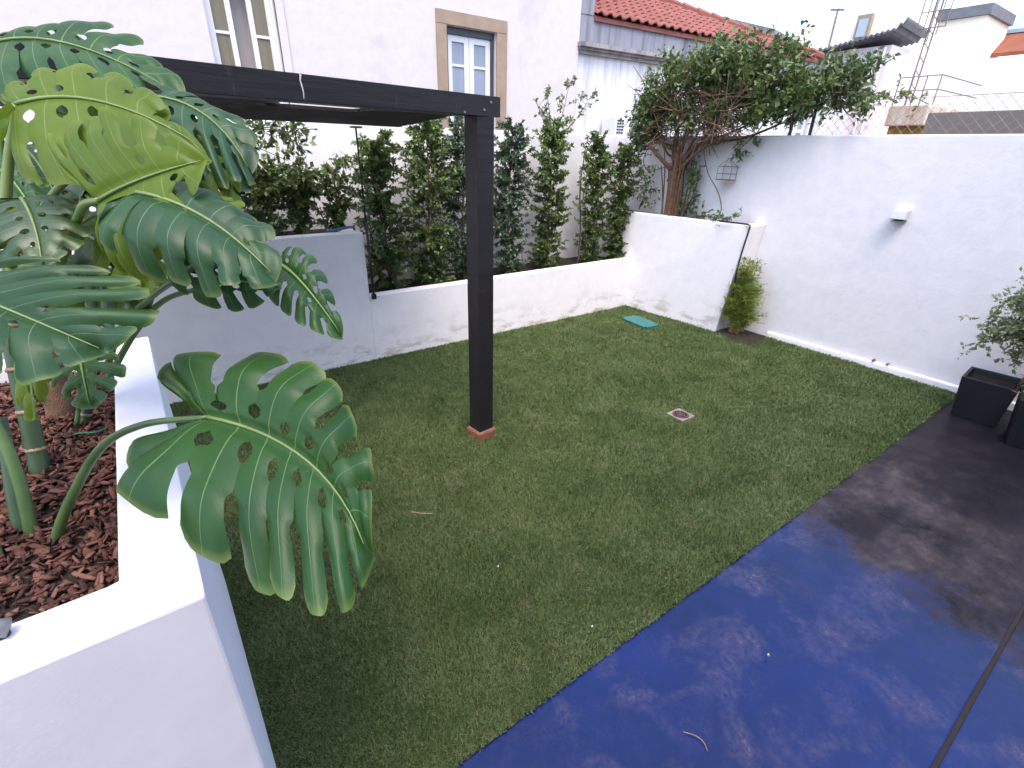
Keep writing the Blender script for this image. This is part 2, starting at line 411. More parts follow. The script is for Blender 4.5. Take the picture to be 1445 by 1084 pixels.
# right-hand boundary wall with a projecting skirting
m = MB(); m.hexa([(5.505, 5.32, -.05), (5.665, -.9, -.05), (5.87, -.9, -.05), (5.71, 5.32, -.05),
                  (5.505, 5.32, 2.085), (5.665, -.9, 2.085), (5.87, -.9, 2.085), (5.71, 5.32, 2.085)])
rw = m.build('boundary_wall', MAT['wallb'], bevel=.012); tag(rw, 'long white garden wall with a small square lamp, right of the lawn', 'wall')
m = MB(); m.hexa([(5.535, 2.66, -.04), (5.600, -.85, -.04), (5.655, -.85, -.04), (5.57, 2.66, -.04),
                  (5.545, 2.66, .058), (5.610, -.85, .058), (5.655, -.85, .070), (5.57, 2.66, .070)])
m.build('skirting', MAT['wallb'], rw, bevel=.010)
for yy, rr in ((1.575, .013), (1.455, .011)):
    m = MB(); a = np.linspace(0, 2*math.pi, 9)[:-1]; xw = 5.607-.0257*(yy)
    m.tube([(xw-.006, yy, .082), (xw+.03, yy, .082)], rr, 8); m.build('weep_hole', MAT['rust'], rw)

def planter(name, label, outer_parts, mat, soil=None):
    root = empty(name); tag(root, label, 'planter')
    for nm, P, bv in outer_parts:
        m = MB(); m.hexa(P); m.build(nm, mat, root, bevel=bv)
    return root
def hx(x0, y0, z0, x1, y1, z1): return [(x0,y0,z0),(x1,y0,z0),(x1,y1,z0),(x0,y1,z0),(x0,y0,z1),(x1,y0,z1),(x1,y1,z1),(x0,y1,z1)]

YB = 4.405
lowp = planter('low_planter', 'low white rendered planter holding the row of tall hedge shrubs',
    [('front_wall', hx(1.5425, YB, -.05, 5.14, YB+.13, .632), .004)], MAT['wall'])
m = MB(); m.box((1.545, YB+.125, .2), (5.14, 5.105, .575)); m.build('soil', MAT['soil'], lowp)
hip = planter('high_planter', 'taller white rendered planter with low bushes under the pergola',
    [('front_wall', hx(-3.0, YB-.001, -.05, 1.542, YB+.13, 1.212), .004),
     ('end_wall', hx(1.41, YB+.132, -.05, 1.538, 5.098, 1.211), .012)], MAT['wall'])
m = MB(); m.box((-3.0, YB+.125, .5), (1.415, 5.105, 1.165)); m.build('soil', MAT['soil'], hip)
XR = 5.135
tp = planter('tree_planter', 'tall white rendered corner planter holding the gnarled tree',
    [('front_wall', [(XR+.055, 3.09, -.05), (XR+.18, 3.09, -.05), (XR+.10, 5.098, -.05), (XR-.12, 5.098, -.05),
                     (XR+.10, 2.97, 1.212), (XR+.22, 2.97, 1.212), (XR+.10, 5.098, 1.195), (XR-.02, 5.098, 1.195)], .012),
     ('end_wall', [(XR+.181, 3.092, -.05), (5.56, 3.092, -.05), (5.56, 3.22, -.05), (XR+.181, 3.22, -.05),
                   (XR+.221, 2.972, 1.211), (5.56, 2.972, 1.211), (5.56, 3.10, 1.211), (XR+.221, 3.10, 1.211)], .010)], MAT['wall'])
m = MB(); m.box((XR+.13, 3.05, .9), (5.56, 5.10, 1.175)); m.build('soil', MAT['soil'], tp)

# monstera planter, slightly battered front wall
HP = 1.25
mp = planter('monstera_planter', 'tall white planter in the foreground filled with red bark chips and the monstera',
    [
     ('back_wall', [(-1.6, 2.07, -.05), (-.193, 2.07, -.05), (-.193, 2.169, -.05), (-1.6, 2.169, -.05),
                     (-1.6, 2.07, HP-.003), (-.195, 2.07, HP-.003), (-.195, 2.169, HP-.003), (-1.6, 2.169, HP-.003)], .007)], MAT['planter'])
m = MB(); ring_ = [(-1.6, .700), (-.060, .734), (-.088, 2.17), (-.192, 2.17), (-.173, .841), (-1.6, .800)]
m.add([(x, y, -.05) for x, y in ring_]+[(x, y, HP) for x, y in ring_], [(0, 4, 1), (0, 5, 4), (1, 4, 3, 2), (6, 7, 10), (6, 10, 11), (7, 8, 9, 10)]+[(k, (k+1) % 6, (k+1) % 6+6, k+6) for k in range(6)])
m.build('wall', MAT['planter'], mp, bevel=.006)
m = MB(); m.box((-1.6, .79, .9), (-.165, 2.08, 1.193)); m.build('soil', MAT['soil'], mp)

# bark chips
def chips(n, region, z, smin, smax):
    x0, x1, y0, y1 = region
    X = rng.uniform(x0, x1, n); Y = rng.uniform(y0, y1, n); Z = z+rng.uniform(0, .012, n)
    base = np.array([[-1,-.5,-.5],[.7,-.7,-.5],[1.1,.1,-.5],[.5,.6,-.5],[-.8,.5,-.5],[-.8,-.4,.5],[.6,-.5,.5],[.9,.1,.5],[.4,.45,.5],[-.7,.4,.5]])
    S = rng.uniform(smin, smax, n); asp = rng.uniform(.4, .85, n); th = rng.uniform(.12, .30, n)
    V = np.repeat(base[None], n, 0)*(1+rng.normal(0, .16, (n, 10, 3)))
    V[:, :, 0] *= S[:, None]; V[:, :, 1] *= (S*asp)[:, None]; V[:, :, 2] *= (S*th)[:, None]
    q = rng.normal(0, 1, (n, 4)); q[:, 1:3] *= .28; q /= np.linalg.norm(q, axis=1)[:, None]
    w, x, y, zz = q.T
    Rm = np.stack([np.stack([1-2*(y*y+zz*zz), 2*(x*y-w*zz), 2*(x*zz+w*y)], -1), np.stack([2*(x*y+w*zz), 1-2*(x*x+zz*zz), 2*(y*zz-w*x)], -1), np.stack([2*(x*zz-w*y), 2*(y*zz+w*x), 1-2*(x*x+y*y)], -1)], 1)
    V = np.einsum('nij,nkj->nki', Rm, V)+np.stack([X, Y, Z], -1)[:, None]
    Fb = [(0,4,3,2,1),(5,6,7,8,9),(0,1,6,5),(1,2,7,6),(2,3,8,7),(3,4,9,8),(4,0,5,9)]
    tr = []
    for f in Fb:
        for k in range(1, len(f)-1): tr.append((f[0], f[k], f[k+1]))
    Fn = (np.array(tr)[None]+(np.arange(n)*10)[:, None, None]).reshape(-1, 3)
    return V.reshape(-1, 3), Fn, np.repeat(rng.uniform(0, 1, n)**1.4, 10)
def tint_attr(me, a):
    at = me.attributes.new('tint', 'FLOAT', 'POINT'); at.data.foreach_set('value', np.asarray(a, dtype=np.float32))
V, Fn, a = chips(9000, (-1.0, -.178, .825, 2.07), 1.196, .005, .0165)
me = mesh_from('bark_chips', V, Fn); tint_attr(me, a); o = link('bark_chips', me, MAT['mulch'])
tag(o, 'red brown bark chips covering the soil under the monstera', 'bark chips', kind='stuff')

# soil patch at the foot of the feathery plant
m = MB(); pts = [(5.19, 3.08), (5.10, 2.80), (5.09, 2.61), (5.28, 2.58), (5.54, 2.65), (5.55, 3.08)]
V = [(x, y, .010) for x, y in pts]+[(5.33, 2.85, .045)]
m.add(V, [(i, (i+1) % 6, 6) for i in range(6)]); tag(m.build('soil_bed', MAT['soil'], smooth=True), kind='structure')

# ------------------------------------------------------------------ grass
def inside(poly, X, Y):
    c = np.zeros(len(X), bool); n = len(poly)
    for i in range(n):
        x0, y0 = poly[i]; x1, y1 = poly[(i+1) % n]
        if y0 == y1: continue
        k = ((y0 > Y) != (y1 > Y)) & (X < (x1-x0)*(Y-y0)/(y1-y0)+x0); c ^= k
    return c
def make_grass():
    N = 900000
    X = rng.uniform(-.2, 5.65, N); Y = rng.uniform(PATIO_Y-.012, 4.42, N)
    d = np.hypot(X, Y); keep = rng.uniform(0, 1, N) < np.clip((2.3/np.maximum(d, .6))**1.1, .22, 1)
    poly = [(x, (y-.012 if y < 1 else y)) for x, y in LAWN]
    keep &= inside(poly, X, Y)
    keep &= ~((np.abs(X-3.12) < .078) & (np.abs(Y-2.0) < .078))                 # drain
    keep &= ~((np.abs(X-1.66) < .075) & (np.abs(Y-2.65) < .075))                # post
    X, Y, d = X[keep], Y[keep], d[keep]; n = len(X)
    # soft clumps of height
    hh = .5+.5*np.sin(X*7+1.3*np.sin(Y*5))*np.sin(Y*8+1.7*np.sin(X*4))
    L = rng.uniform(.008, .018, n)*(.8+.4*hh)*(1+.10*d); W = rng.uniform(.0012, .0022, n)*(1+.33*d)
    th = rng.uniform(0, 2*np.pi, n); lean = np.abs(rng.normal(.75, .45, n))
    dx, dy = np.cos(th), np.sin(th)
    sx, sy = -dy*W, dx*W
    tipx = X+dx*np.sin(np.clip(lean, 0, 1.45))*L; tipy = Y+dy*np.sin(np.clip(lean, 0, 1.45))*L; tz = np.cos(np.clip(lean, 0, 1.45))*L+.003
    V = np.empty((n, 3, 3), np.float32)
    V[:, 0] = np.stack([X-sx, Y-sy, np.full(n, .001)], -1); V[:, 1] = np.stack([X+sx, Y+sy, np.full(n, .001)], -1); V[:, 2] = np.stack([tipx, tipy, tz], -1)
    me = mesh_from('grass', V.reshape(-1, 3), np.arange(3*n).reshape(n, 3))
    tn = np.clip(rng.exponential(.13, n), 0, 1); tn[rng.uniform(0, 1, n) < .025] = .95
    tint_attr(me, np.repeat(tn, 3))
    o = link('grass', me, MAT['grass']); tag(o, 'short green turf covering the courtyard floor', 'grass', kind='stuff')
make_grass()

# ------------------------------------------------------------------ pergola
perg = empty('pergola'); tag(perg, 'black brown timber pergola with one post standing in the lawn', 'pergola')
PA = R(10.0); PC = np.array([1.66, 2.655])
m = MB(); m.box((-.06, -.06, .055), (.06, .06, 2.062)); po = m.build('post', MAT['wood'], perg, bevel=.004)
po.location = (PC[0], PC[1], 0); po.rotation_euler = (0, 0, R(6))
m = MB(); m.box((-.080, -.080, -.02), (.080, .080, .052)); bb = m.build('brick_footing', MAT['brick'], po, bevel=.012)
m = MB(); m.box((-.064, -.064, .050), (.064, .064, .058)); m.build('mortar_seam', MAT['drainf'], po)
m = MB(); m.box((-3.2, -.062, 2.060), (.105, .058, 2.160)); be = m.build('beam', MAT['wood'], perg, bevel=.003)
be.location = (PC[0], PC[1], 0); be.rotation_euler = (0, 0, PA)
ca, sa = math.cos(PA), math.sin(PA)
def pw(a, b): return (PC[0]+a*ca-b*sa, PC[1]+a*sa+b*ca)          # along beam, away from it
# slats lie parallel to the beam, their ends stepping back raggedly
i = 0; b = .10
while b < 1.78:
    w = rnd.uniform(.036, .044)
    end = -.055+b*.40+rnd.uniform(-.018, .018)
    zc = 2.080-.016*b
    if b < .16: end = -.62
    spans = [(-3.0, end)]
    if .17 < b < .52: spans = [(-3.0, -1.02+rnd.uniform(-.05, .05)), (-.36-.35*(b-.17)+rnd.uniform(-.02, .02), end)]
    for s0, s1 in spans:
        m = MB(); P = [pw(s0, b)+(zc,), pw(s1, b)+(zc,), pw(s1, b+w)+(zc,), pw(s0, b+w)+(zc,)]
        m.hexa(P+[(x, y, z+.016) for x, y, z in P]); m.build('slat', MAT['slat'], perg)
    b += w+(.030 if i in (1,) else rnd.uniform(.004, .012)); i += 1
for a in (-.95, -2.0):
    P = [pw(a, .06)+(2.100,), pw(a+.05, .06)+(2.100,), pw(a+.05, 1.85)+(2.075,), pw(a, 1.85)+(2.075,)]
    m = MB(); m.hexa(P+[(x, y, z+.07) for x, y, z in P]); m.build('rafter', MAT['wood'], perg)
for a_, z_ in ((-.02, 2.09), (.03, 2.13), (-.16, 2.072)):
    q = pw(a_, -.062); q2 = pw(a_, -.068); m = MB(); m.tube([(q[0], q[1], z_), (q2[0], q2[1], z_)], .006, 8); m.build('bolt', MAT['grey'], perg)
# paint runs on the beam: whitish drip
m = MB(); q = [pw(-1.03, -.0635), pw(-1.035, -.0635), pw(-1.03, -.0635), pw(-1.028, -.0635), pw(-1.03, -.0635)]
m.tube([(x, y, z) for (x, y), z in zip(q, (2.157, 2.135, 2.11, 2.09, 2.07))], [.004, .0025, .003, .002, .001], 5)
m.build('paint_drip', MAT['pebble'], perg)

# thin black pole at the end of the high planter
pole = empty('support_pole'); tag(pole, 'thin black pole rising from the planter step to the pergola roof', 'pole')
m = MB(); m.tube([(1.575, 4.385, .62), (1.572, 4.385, 1.3)], .011, 8); m.tube([(1.572, 4.385, 1.3), (1.568, 4.385, 2.03)], .007, 8); m.build('shaft', MAT['black'], pole, True)
m = MB(); m.box((1.53, 4.35, 2.028), (1.61, 4.42, 2.042)); m.build('top_bracket', MAT['grey'], pole)
m = MB(); m.box((1.556, 4.368, .615), (1.594, 4.402, .66)); m.build('foot', MAT['black'], pole)

# ------------------------------------------------------------------ small things on the lawn and walls
# teal cover
cv = empty('inspection_cover'); tag(cv, 'flat teal plastic inspection cover lying in the grass corner', 'cover')
bm = bmesh.new(); bmesh.ops.create_cube(bm, size=1)
for vv in bm.verts: vv.co = Vector((vv.co.x*.245, vv.co.y*.43, vv.co.z*.02))
bmesh.ops.bevel(bm, geom=[e for e in bm.edges if abs(e.verts[0].co.z-e.verts[1].co.z) > .005], offset=.03, segments=4, affect='EDGES')
me = bpy.data.meshes.new('lid'); bm.to_mesh(me); bm.free(); o = link('lid', me, MAT['teal'], cv)
o.location = (4.665, 3.775, .022); o.rotation_euler = (0, 0, R(-6))
# drain
dr = empty('floor_drain'); tag(dr, 'small square floor drain with round slotted iron grate in the lawn', 'drain')
m = MB(); s = .078; t_ = .016
def ring(m, r0, r1, z0, z1, n=28, a0=0, a1=2*math.pi, c=(3.12, 2.0)):
    full = abs(a1-a0-2*math.pi) < 1e-6; k = n if full else n+1
    V = []
    for i in range(k):
        a = a0+(a1-a0)*i/n
        for r, z in ((r0, z0), (r1, z0), (r1, z1), (r0, z1)): V.append((c[0]+r*math.cos(a), c[1]+r*math.sin(a), z))
    F = []
    for i in range(n):
        j = (i+1) % k
        for q in range(4): F.append((i*4+q, j*4+q, j*4+(q+1) % 4, i*4+(q+1) % 4))
    if not full: F += [(0, 1, 2, 3), ((k-1)*4+3, (k-1)*4+2, (k-1)*4+1, (k-1)*4)]
    m.add(V, F)
V = []; F = []; n = 32                                    # square plate with round opening
for i in range(n):
    a = 2*math.pi*i/n; k = s/max(abs(math.cos(a)), abs(math.sin(a)))
    V += [(3.12+.066*math.cos(a), 2.0+.066*math.sin(a), .020), (3.12+k*math.cos(a), 2.0+k*math.sin(a), .020), (3.12+k*math.cos(a), 2.0+k*math.sin(a), -.02), (3.12+.066*math.cos(a), 2.0+.066*math.sin(a), -.02)]
for i in range(n):
    j = (i+1) % n
    for q in range(4): F.append((i*4+q, i*4+(q+1) % 4, j*4+(q+1) % 4, j*4+q))
m = MB(); m.add(V, F); m.build('frame', MAT['drainf'], dr)
m = MB(); m.tube([(3.12, 2.0, .002), (3.12, 2.0, .006)], .066, 24); m.build('sump', MAT['void'], dr)
g = MB(); ring(g, .050, .062, .010, .022); ring(g, .026, .034, .010, .021); g.tube([(3.12, 2.0, .010), (3.12, 2.0, .021)], .012, 12)
for i in range(8):
    a = 2*math.pi*i/8; g.box((3.12+.011, 2.0-.004, .010), (3.12+.052, 2.0+.004, .020), a, (3.12, 2.0))
g.build('grate', MAT['drain'], dr)
# twig, bits
m = MB(); m.tube(curve([(1.160, .490, .002), (1.185, .455, .004), (1.190, .425, .003), (1.176, .398, .002)], 4), [.0014]*12+[.0007], 5)
tag(m.build('fallen_twig', MAT['cane']), 'small curved dry twig lying on the blue patio', 'twig')
for u, v, lab in ((835, 885, 'tiny pale petal on the grass near the patio edge'), (1084, 925, 'tiny pale petal on the blue patio'), (702, 800, 'tiny pale petal on the grass in front of the post')):
    p = on(u, v, 2, .018); m = MB(); m.tube([p, p+np.array([.008, .003, .001])], [.005, .003], 6)
    tag(m.build('pale_petal', MAT['pebble']), lab, 'petal', 'fallen petals')
# dead straw in the grass
m = MB(); p = on(610, 725, 2, .02); m.tube(curve([p, p+np.array([-.05, .03, .006]), p+np.array([-.09, .08, .0])], 4), .0022, 4)
tag(m.build('dry_straw', MAT['dryleaf']), 'dry straw stalk lying on the lawn right of the big leaf', 'straw')

# wall lamp
wl = empty('wall_lamp'); tag(wl, 'small white wedge shaped lamp on the right garden wall', 'lamp')
xw = 5.575
m = MB(); m.hexa([(xw-.09, 1.70, 1.405), (xw-.09, 1.815, 1.405), (xw+.05, 1.82, 1.385), (xw+.05, 1.71, 1.385),
                  (xw-.075, 1.70, 1.475), (xw-.075, 1.815, 1.475), (xw+.05, 1.815, 1.490), (xw+.05, 1.70, 1.490)]); m.build('housing', MAT['lampw'], wl, bevel=.004)
m = MB(); m.box((xw-.08, 1.715, 1.378), (xw+.02, 1.80, 1.389)); m.build('diffuser', MAT['grey'], wl)

# wire lantern hanging on the wall
ln = empty('wire_lantern'); tag(ln, 'small open wire lantern hanging on the wall beside the tree', 'lantern')
m = MB(); x0 = 5.46; w = .085; c = (3.50, 1.72); rw_ = .0035
zs = (1.640, 1.775)
for dy in (-w, w):
    for dx in (-.055, .055): m.tube([(x0+dx, c[0]+dy, zs[0]), (x0+dx, c[0]+dy, zs[1]), (x0, c[0]+dy*.15, 1.845)], rw_, 5)
for z in zs+(1.70,):
    m.tube([(x0-.055, c[0]-w, z), (x0-.055, c[0]+w, z)], rw_, 5); m.tube([(x0+.055, c[0]-w, z), (x0+.055, c[0]+w, z)], rw_, 5)
    m.tube([(x0-.055, c[0]-w, z), (x0+.055, c[0]-w, z)], rw_, 5); m.tube([(x0-.055, c[0]+w, z), (x0+.055, c[0]+w, z)], rw_, 5)
m.build('frame', MAT['rust'], ln)
m = MB(); m.box((x0-.06, c[0]-w-.004, 1.632), (x0+.06, c[0]+w+.004, 1.640)); m.build('base', MAT['rust'], ln)
m = MB(); ring(m, .014, .019, 1.855, 1.861, 12, c=(x0, c[0])); m.build('hook', MAT['rust'], ln)

# irrigation pipe along the tree planter and down its end
ip = MB(); ip.tube(curve([(5.27, 3.35, 1.22), (5.25, 3.10, 1.225), (5.222, 2.968, 1.222), (5.222, 2.960, 1.17), (5.215, 2.98, .95), (5.21, 2.99, .70), (5.22, 2.98, .50), (5.26, 2.97, .35)], 6), .009, 6)
tag(ip.build('irrigation_pipe', MAT['black'], smooth=True), 'black irrigation pipe bent over the corner of the tree planter', 'pipe')
ip = MB(); ip.tube(curve([(1.25, 4.50, 1.225), (1.40, 4.47, 1.25), (1.49, 4.50, 1.25), (1.52, 4.56, 1.22)], 6), .011, 6)
tag(ip.build('hose_end', MAT['blue'], smooth=True), 'short blue hose end on the corner of the taller planter', 'hose')
# dark fitting on the foreground rim
fx = empty('garden_spotlight', (-.307, .815, HP)); tag(fx, 'small dark spotlight on the rim of the foreground planter', 'spotlight')
m = MB(); m.tube([(0, 0, 0), (0, 0, .015)], .009, 10); m.build('base', MAT['black'], fx)
m = MB(); m.tube([(-.015, .0, .024), (.011, -.005, .015)], [.011, .0135], 12); m.build('head', MAT['grey'], fx, True)

# ------------------------------------------------------------------ foliage tools
def leaf_cloud(P, D, size, asp=.45, fold=.25, droop=.25, tint=None, sd=None):
    """P, D: leaf bases and directions -> folded diamond leaves of two triangles each"""
    n = len(P); D = D+np.array([0, 0, -droop])*rng.uniform(0, 1, (n, 1)); D /= np.linalg.norm(D, axis=1)[:, None]+1e-9
    A = rng.normal(0, 1, (n, 3)); A[:, 2] *= .45; S = np.cross(D, A+np.array([0, 0, 1.2])); S /= np.linalg.norm(S, axis=1)[:, None]+1e-9
    S += rng.normal(0, .3, (n, 3)); N = np.cross(S, D)
    L = size*rng.uniform(.6, 1.25, n)[:, None]; W = L*asp*.5
    V = np.empty((n, 4, 3), np.float32)
    V[:, 0] = P; V[:, 1] = P+D*L*.45+S*W+N*W*fold; V[:, 2] = P+D*L; V[:, 3] = P+D*L*.45-S*W+N*W*fold
    b = (np.arange(n)*4)[:, None, None]
    Fc = (np.array([[0, 1, 2], [0, 2, 3]])[None]+b).reshape(-1, 3)
    t = rng.uniform(0, 1, n)**1.6 if tint is None else np.clip(tint, 0, 1)
    return V.reshape(-1, 3), Fc, np.repeat(t, 4)
def cloud_obj(name, parts, mat, parent):
    V = []; F = []; T = []; b = 0
    for v, f, t in parts: V.append(v); F.append(f+b); T.append(t); b += len(v)
    me = mesh_from(name, np.concatenate(V), np.concatenate(F)); tint_attr(me, np.concatenate(T))
    return link(name, me, mat, parent)
def along(path, n, spread, lo=.15, hi=1.0):
    """n leaf bases along a polyline with outward directions"""
    path = np.asarray(path); m = len(path)-1; t = rng.uniform(lo, hi, n)*m; i = np.minimum(t.astype(int), m-1); f = (t-i)[:, None]
    P = path[i]*(1-f)+path[i+1]*f; T = path[i+1]-path[i]; T /= np.linalg.norm(T, axis=1)[:, None]+1e-9
    D = T*.6+rng.normal(0, 1, (n, 3))*spread
    return P, D

def shrub(name, label, x, y, z0, z1, rad, mat, nshoot, per, lsize, group=None, tops=None, prof=None, light=.0, cat='shrub', asp=.48, sparse=False, lean=0.0):
    root = empty(name); tag(root, label, cat, group)
    tr = MB(); tw = MB(); parts = []; h = z1-z0
    main = curve([(x, y, z0-.03), (x+rnd.uniform(-.03, .03), y+rnd.uniform(-.03, .03), z0+h*.35), (x+lean*.5+rnd.uniform(-.05, .05), y+rnd.uniform(-.04, .04), z0+h*.7), (x+lean, y, z1-.06)], 5)
    tr.tube(main, list(np.linspace(.017, .004, len(main))), 6)
    MP = np.array(main)
    for k in range(nshoot):
        f = rnd.random()**1.1; s = f*(len(MP)-1.01); i = int(s); b0 = MP[i]+(MP[i+1]-MP[i])*(s-i)
        pr = prof(f) if prof else (.86+.20*math.sin(math.pi*f**.8))*(1.0 if f < .9 else .72)
        th = rnd.uniform(0, 2*math.pi); r = rad*pr*rnd.uniform(.45, 1.12)
        e = b0+np.array([math.cos(th)*r, math.sin(th)*r*.85, rnd.uniform(-.10, .13)+r*.30])
        mid = (b0+e)/2+np.array([0, 0, .03])
        pth = [b0, mid, e]
        if k % 3 == 0: tw.tube(pth, [.004, .003, .0015], 4, cap=False)
        P, D = along(pth, per, .75, .2, 1.05)
        tl = np.clip(rng.uniform(0, 1, per)**1.7*.8+light*f+rnd.uniform(-.12, .16), 0, 1)
        parts.append(leaf_cloud(P, D, lsize, asp, tint=tl))
    if tops:
        for p0, p1, n, r in tops:
            pth = curve([p0, (np.array(p0)+np.array(p1))/2+np.array([rnd.uniform(-.05, .05), 0, 0]), p1], 5); tw.tube(pth, list(np.linspace(.006, .002, len(pth))), 5)
            for q in range(n):
                f = rnd.random(); b0 = np.array(pth[int(f*(len(pth)-1))]); th = rnd.uniform(0, 6.28)
                e = b0+np.array([math.cos(th)*r, math.sin(th)*r, rnd.uniform(0, r)])*rnd.uniform(.4, 1.1)
                tw.tube([b0, e], [.0025, .001], 4, cap=False); P, D = along([b0, e], 16, .8, .3, 1.1)
                parts.append(leaf_cloud(P, D, lsize, asp, tint=rng.uniform(.2, 1, 16)))
    tr.build('trunk', MAT['twig'], root, True); tw.build('branches', MAT['twig'], root)
    cloud_obj('foliage', parts, mat, root)
    return root

GH = 'hedge shrubs in the low planter'
hz = .575
shrub('hedge_shrub', 'dark narrow hedge shrub nearest the planter step', 1.86, 4.70, hz, 1.97, 0.261, MAT['shrub'], 231, 60, .041, GH, light=.25)
shrub('hedge_shrub', 'full hedge shrub with lighter tip, second from the planter step', 2.34, 4.68, hz, 2.12, 0.279, MAT['shrub'], 242, 60, .041, GH, light=.45)
shrub('hedge_shrub', 'hedge shrub partly hidden just left of the pergola post', 2.76, 4.74, hz, 2.14, 0.252, MAT['shrubg'], 203, 60, .041, GH, light=.2)
shrub('hedge_shrub', 'bluish hedge shrub just right of the pergola post', 3.36, 4.72, hz, 2.12, 0.252, MAT['shrubg'], 220, 60, .041, GH, light=.15)
shrub('hedge_shrub', 'tallest hedge shrub with loose yellow green top above the wall', 3.92, 4.74, hz, 2.12, 0.248, MAT['shrub'], 220, 60, .041, GH,
      tops=[((3.9, 4.74, 1.95), (3.80, 4.74, 2.50), 20, .13), ((3.95, 4.76, 1.95), (4.15, 4.76, 2.60), 20, .13), ((4.0, 4.76, 2.0), (4.50, 4.78, 2.47), 20, .13), ((3.9, 4.74, 2.0), (3.68, 4.75, 2.36), 12, .11)], light=.4)
shrub('hedge_shrub', 'slender dark hedge shrub second from the corner, beside a bare stem', 4.62, 4.70, hz, 2.02, 0.211, MAT['shrub'], 192, 60, .041, GH, light=.05)
shrub('hedge_shrub', 'slender hedge shrub at the corner by the tree planter', 5.04, 4.66, hz, 1.98, 0.198, MAT['shrub'], 187, 60, .041, GH, light=.15)
m = MB(); m.tube(curve([(4.38, 4.66, hz), (4.40, 4.68, 1.0), (4.36, 4.70, 1.5), (4.42, 4.72, 1.95)], 5), list(np.linspace(.014, .005, 16)), 6)
st = empty('bare_stem'); tag(st, 'thin brown bare stem between two hedge shrubs', 'stem'); m.build('stalk', MAT['twigd'], st, True)
parts = []
for q in range(26):
    b0 = np.array([4.40+rnd.uniform(-.02, .02), 4.70, rnd.uniform(1.0, 2.05)]); e = b0+np.array([rnd.uniform(-.14, .14), rnd.uniform(-.12, .05), rnd.uniform(0, .12)])
    P, D = along([b0, e], 14, .8, .2, 1.1); parts.append(leaf_cloud(P, D, .04, .48))
cloud_obj('foliage', parts, MAT['shrubl'], st)

# bushes in the high planter
shrub('low_bush', 'dense dark green bush at the left of the taller planter', .78, 4.72, 1.16, 1.66, .34, MAT['shrub'], 110, 40, .05, 'bushes in the taller planter', light=.15, prof=lambda f: .9)
shrub('low_bush', 'bushy green shrub in the middle of the taller planter', 1.10, 4.70, 1.16, 1.72, .22, MAT['shrub'], 70, 34, .055, 'bushes in the taller planter', light=.35, prof=lambda f: .4+.7*f)
shrub('low_bush', 'sparse bush with bare stems at the planter step', 1.42, 4.72, 1.16, 1.80, .22, MAT['shrub'], 34, 30, .055, 'bushes in the taller planter', light=.4, prof=lambda f: .15+1.0*f,
      tops=[((1.36, 4.70, 1.18), (1.22, 4.66, 1.72), 10, .10), ((1.38, 4.70, 1.18), (1.56, 4.70, 1.78), 12, .10), ((1.36, 4.72, 1.18), (1.62, 4.66, 1.50), 8, .08), ((1.36, 4.72, 1.18), (1.70, 4.72, 1.62), 8, .08)])
# climber dangling around the pole
def sprig(root, path, n, per, ls, mat, r=.1, wood='twigd'):
    m = MB(); m.tube(path, list(np.linspace(.007, .002, len(path))), 5); m.build('branch', MAT[wood], root, True); parts = []; A = np.array(path)
    for q in range(n):
        f = rnd.uniform(.15, 1); b0 = A[int(f*(len(A)-1))]; e = b0+rng.normal(0, r, 3)*np.array([1, .7, .8]); P, D = along([b0, e], per, .8, .3, 1.1); parts.append(leaf_cloud(P, D, ls, .42, droop=.6))
    cloud_obj('foliage', parts, mat, root)
# dark tree leaning under the pergola, at the back left
dt = empty('leaning_tree'); tag(dt, 'dark leaved small tree behind the monstera, its branches under the pergola', 'tree')
m = MB(); m.tube(curve([(.35, 4.80, 1.14), (.38, 4.78, 1.5), (.50, 4.72, 1.85), (.60, 4.68, 2.0)], 5), list(np.linspace(.03, .012, 16)), 7); m.build('trunk', MAT['twigd'], dt, True)
for e in ((1.20, 4.60, 1.98), (1.05, 4.55, 1.78), (.85, 4.75, 1.80), (.60, 4.6, 1.72), (1.32, 4.62, 2.01), (.30, 4.5, 1.80)):
    sprig(dt, curve([(.48, 4.74, 1.8), ((.48+e[0])/2, 4.68, (1.9+e[2])/2+.05), e], 5), 26, 10, .065, MAT['shrub'], .11)
vp = empty('pole_climber'); tag(vp, 'small dark leaved climber twining round the thin black pole', 'climber')
sprig(vp, curve([(1.64, 4.42, 1.05), (1.60, 4.37, 1.2), (1.57, 4.40, 1.35), (1.60, 4.38, 1.50), (1.66, 4.42, 1.56)], 5), 24, 9, .045, MAT['shrub'], .07)

# ------------------------------------------------------------------ gnarled tree in the corner planter
tree = empty('gnarled_tree'); tag(tree, 'gnarled brown tree in the corner planter, its crown spilling over the wall', 'tree')
TB = np.array([5.34, 4.07, 1.15])
trunk = MB()
for k in range(9):                       # bundle of fused, twisting stems
    a = 2*math.pi*k/9; r = .055
    p0 = TB+np.array([math.cos(a)*r*.9, math.sin(a)*r*1.2, 0]); fz = .62+rnd.uniform(-.08, .12)
    p1 = TB+np.array([math.cos(a+.3)*r*.85, math.sin(a+.3)*r+.02, fz*.5]); p2 = TB+np.array([math.cos(a+.6)*r, math.sin(a+.6)*r*1.1+.05, fz])
    trunk.tube(curve([p0, p1, p2], 6), list(np.linspace(.034, .026, 13)), 7)
for k in range(12):                      # thinner stems and aerial roots beside the bundle
    a = rnd.uniform(0, 6.28); p0 = TB+np.array([math.cos(a)*.09, math.sin(a)*.13, 0]); p2 = TB+np.array([math.cos(a)*.10, math.sin(a)*.22+.03, rnd.uniform(.5, 1.05)])
    trunk.tube(curve([p0, (p0+p2)/2+rng.normal(0, .025, 3), p2], 5), list(np.linspace(.012, .006, 11)), 6)
trunk.build('trunk', MAT['bark'], tree, True)
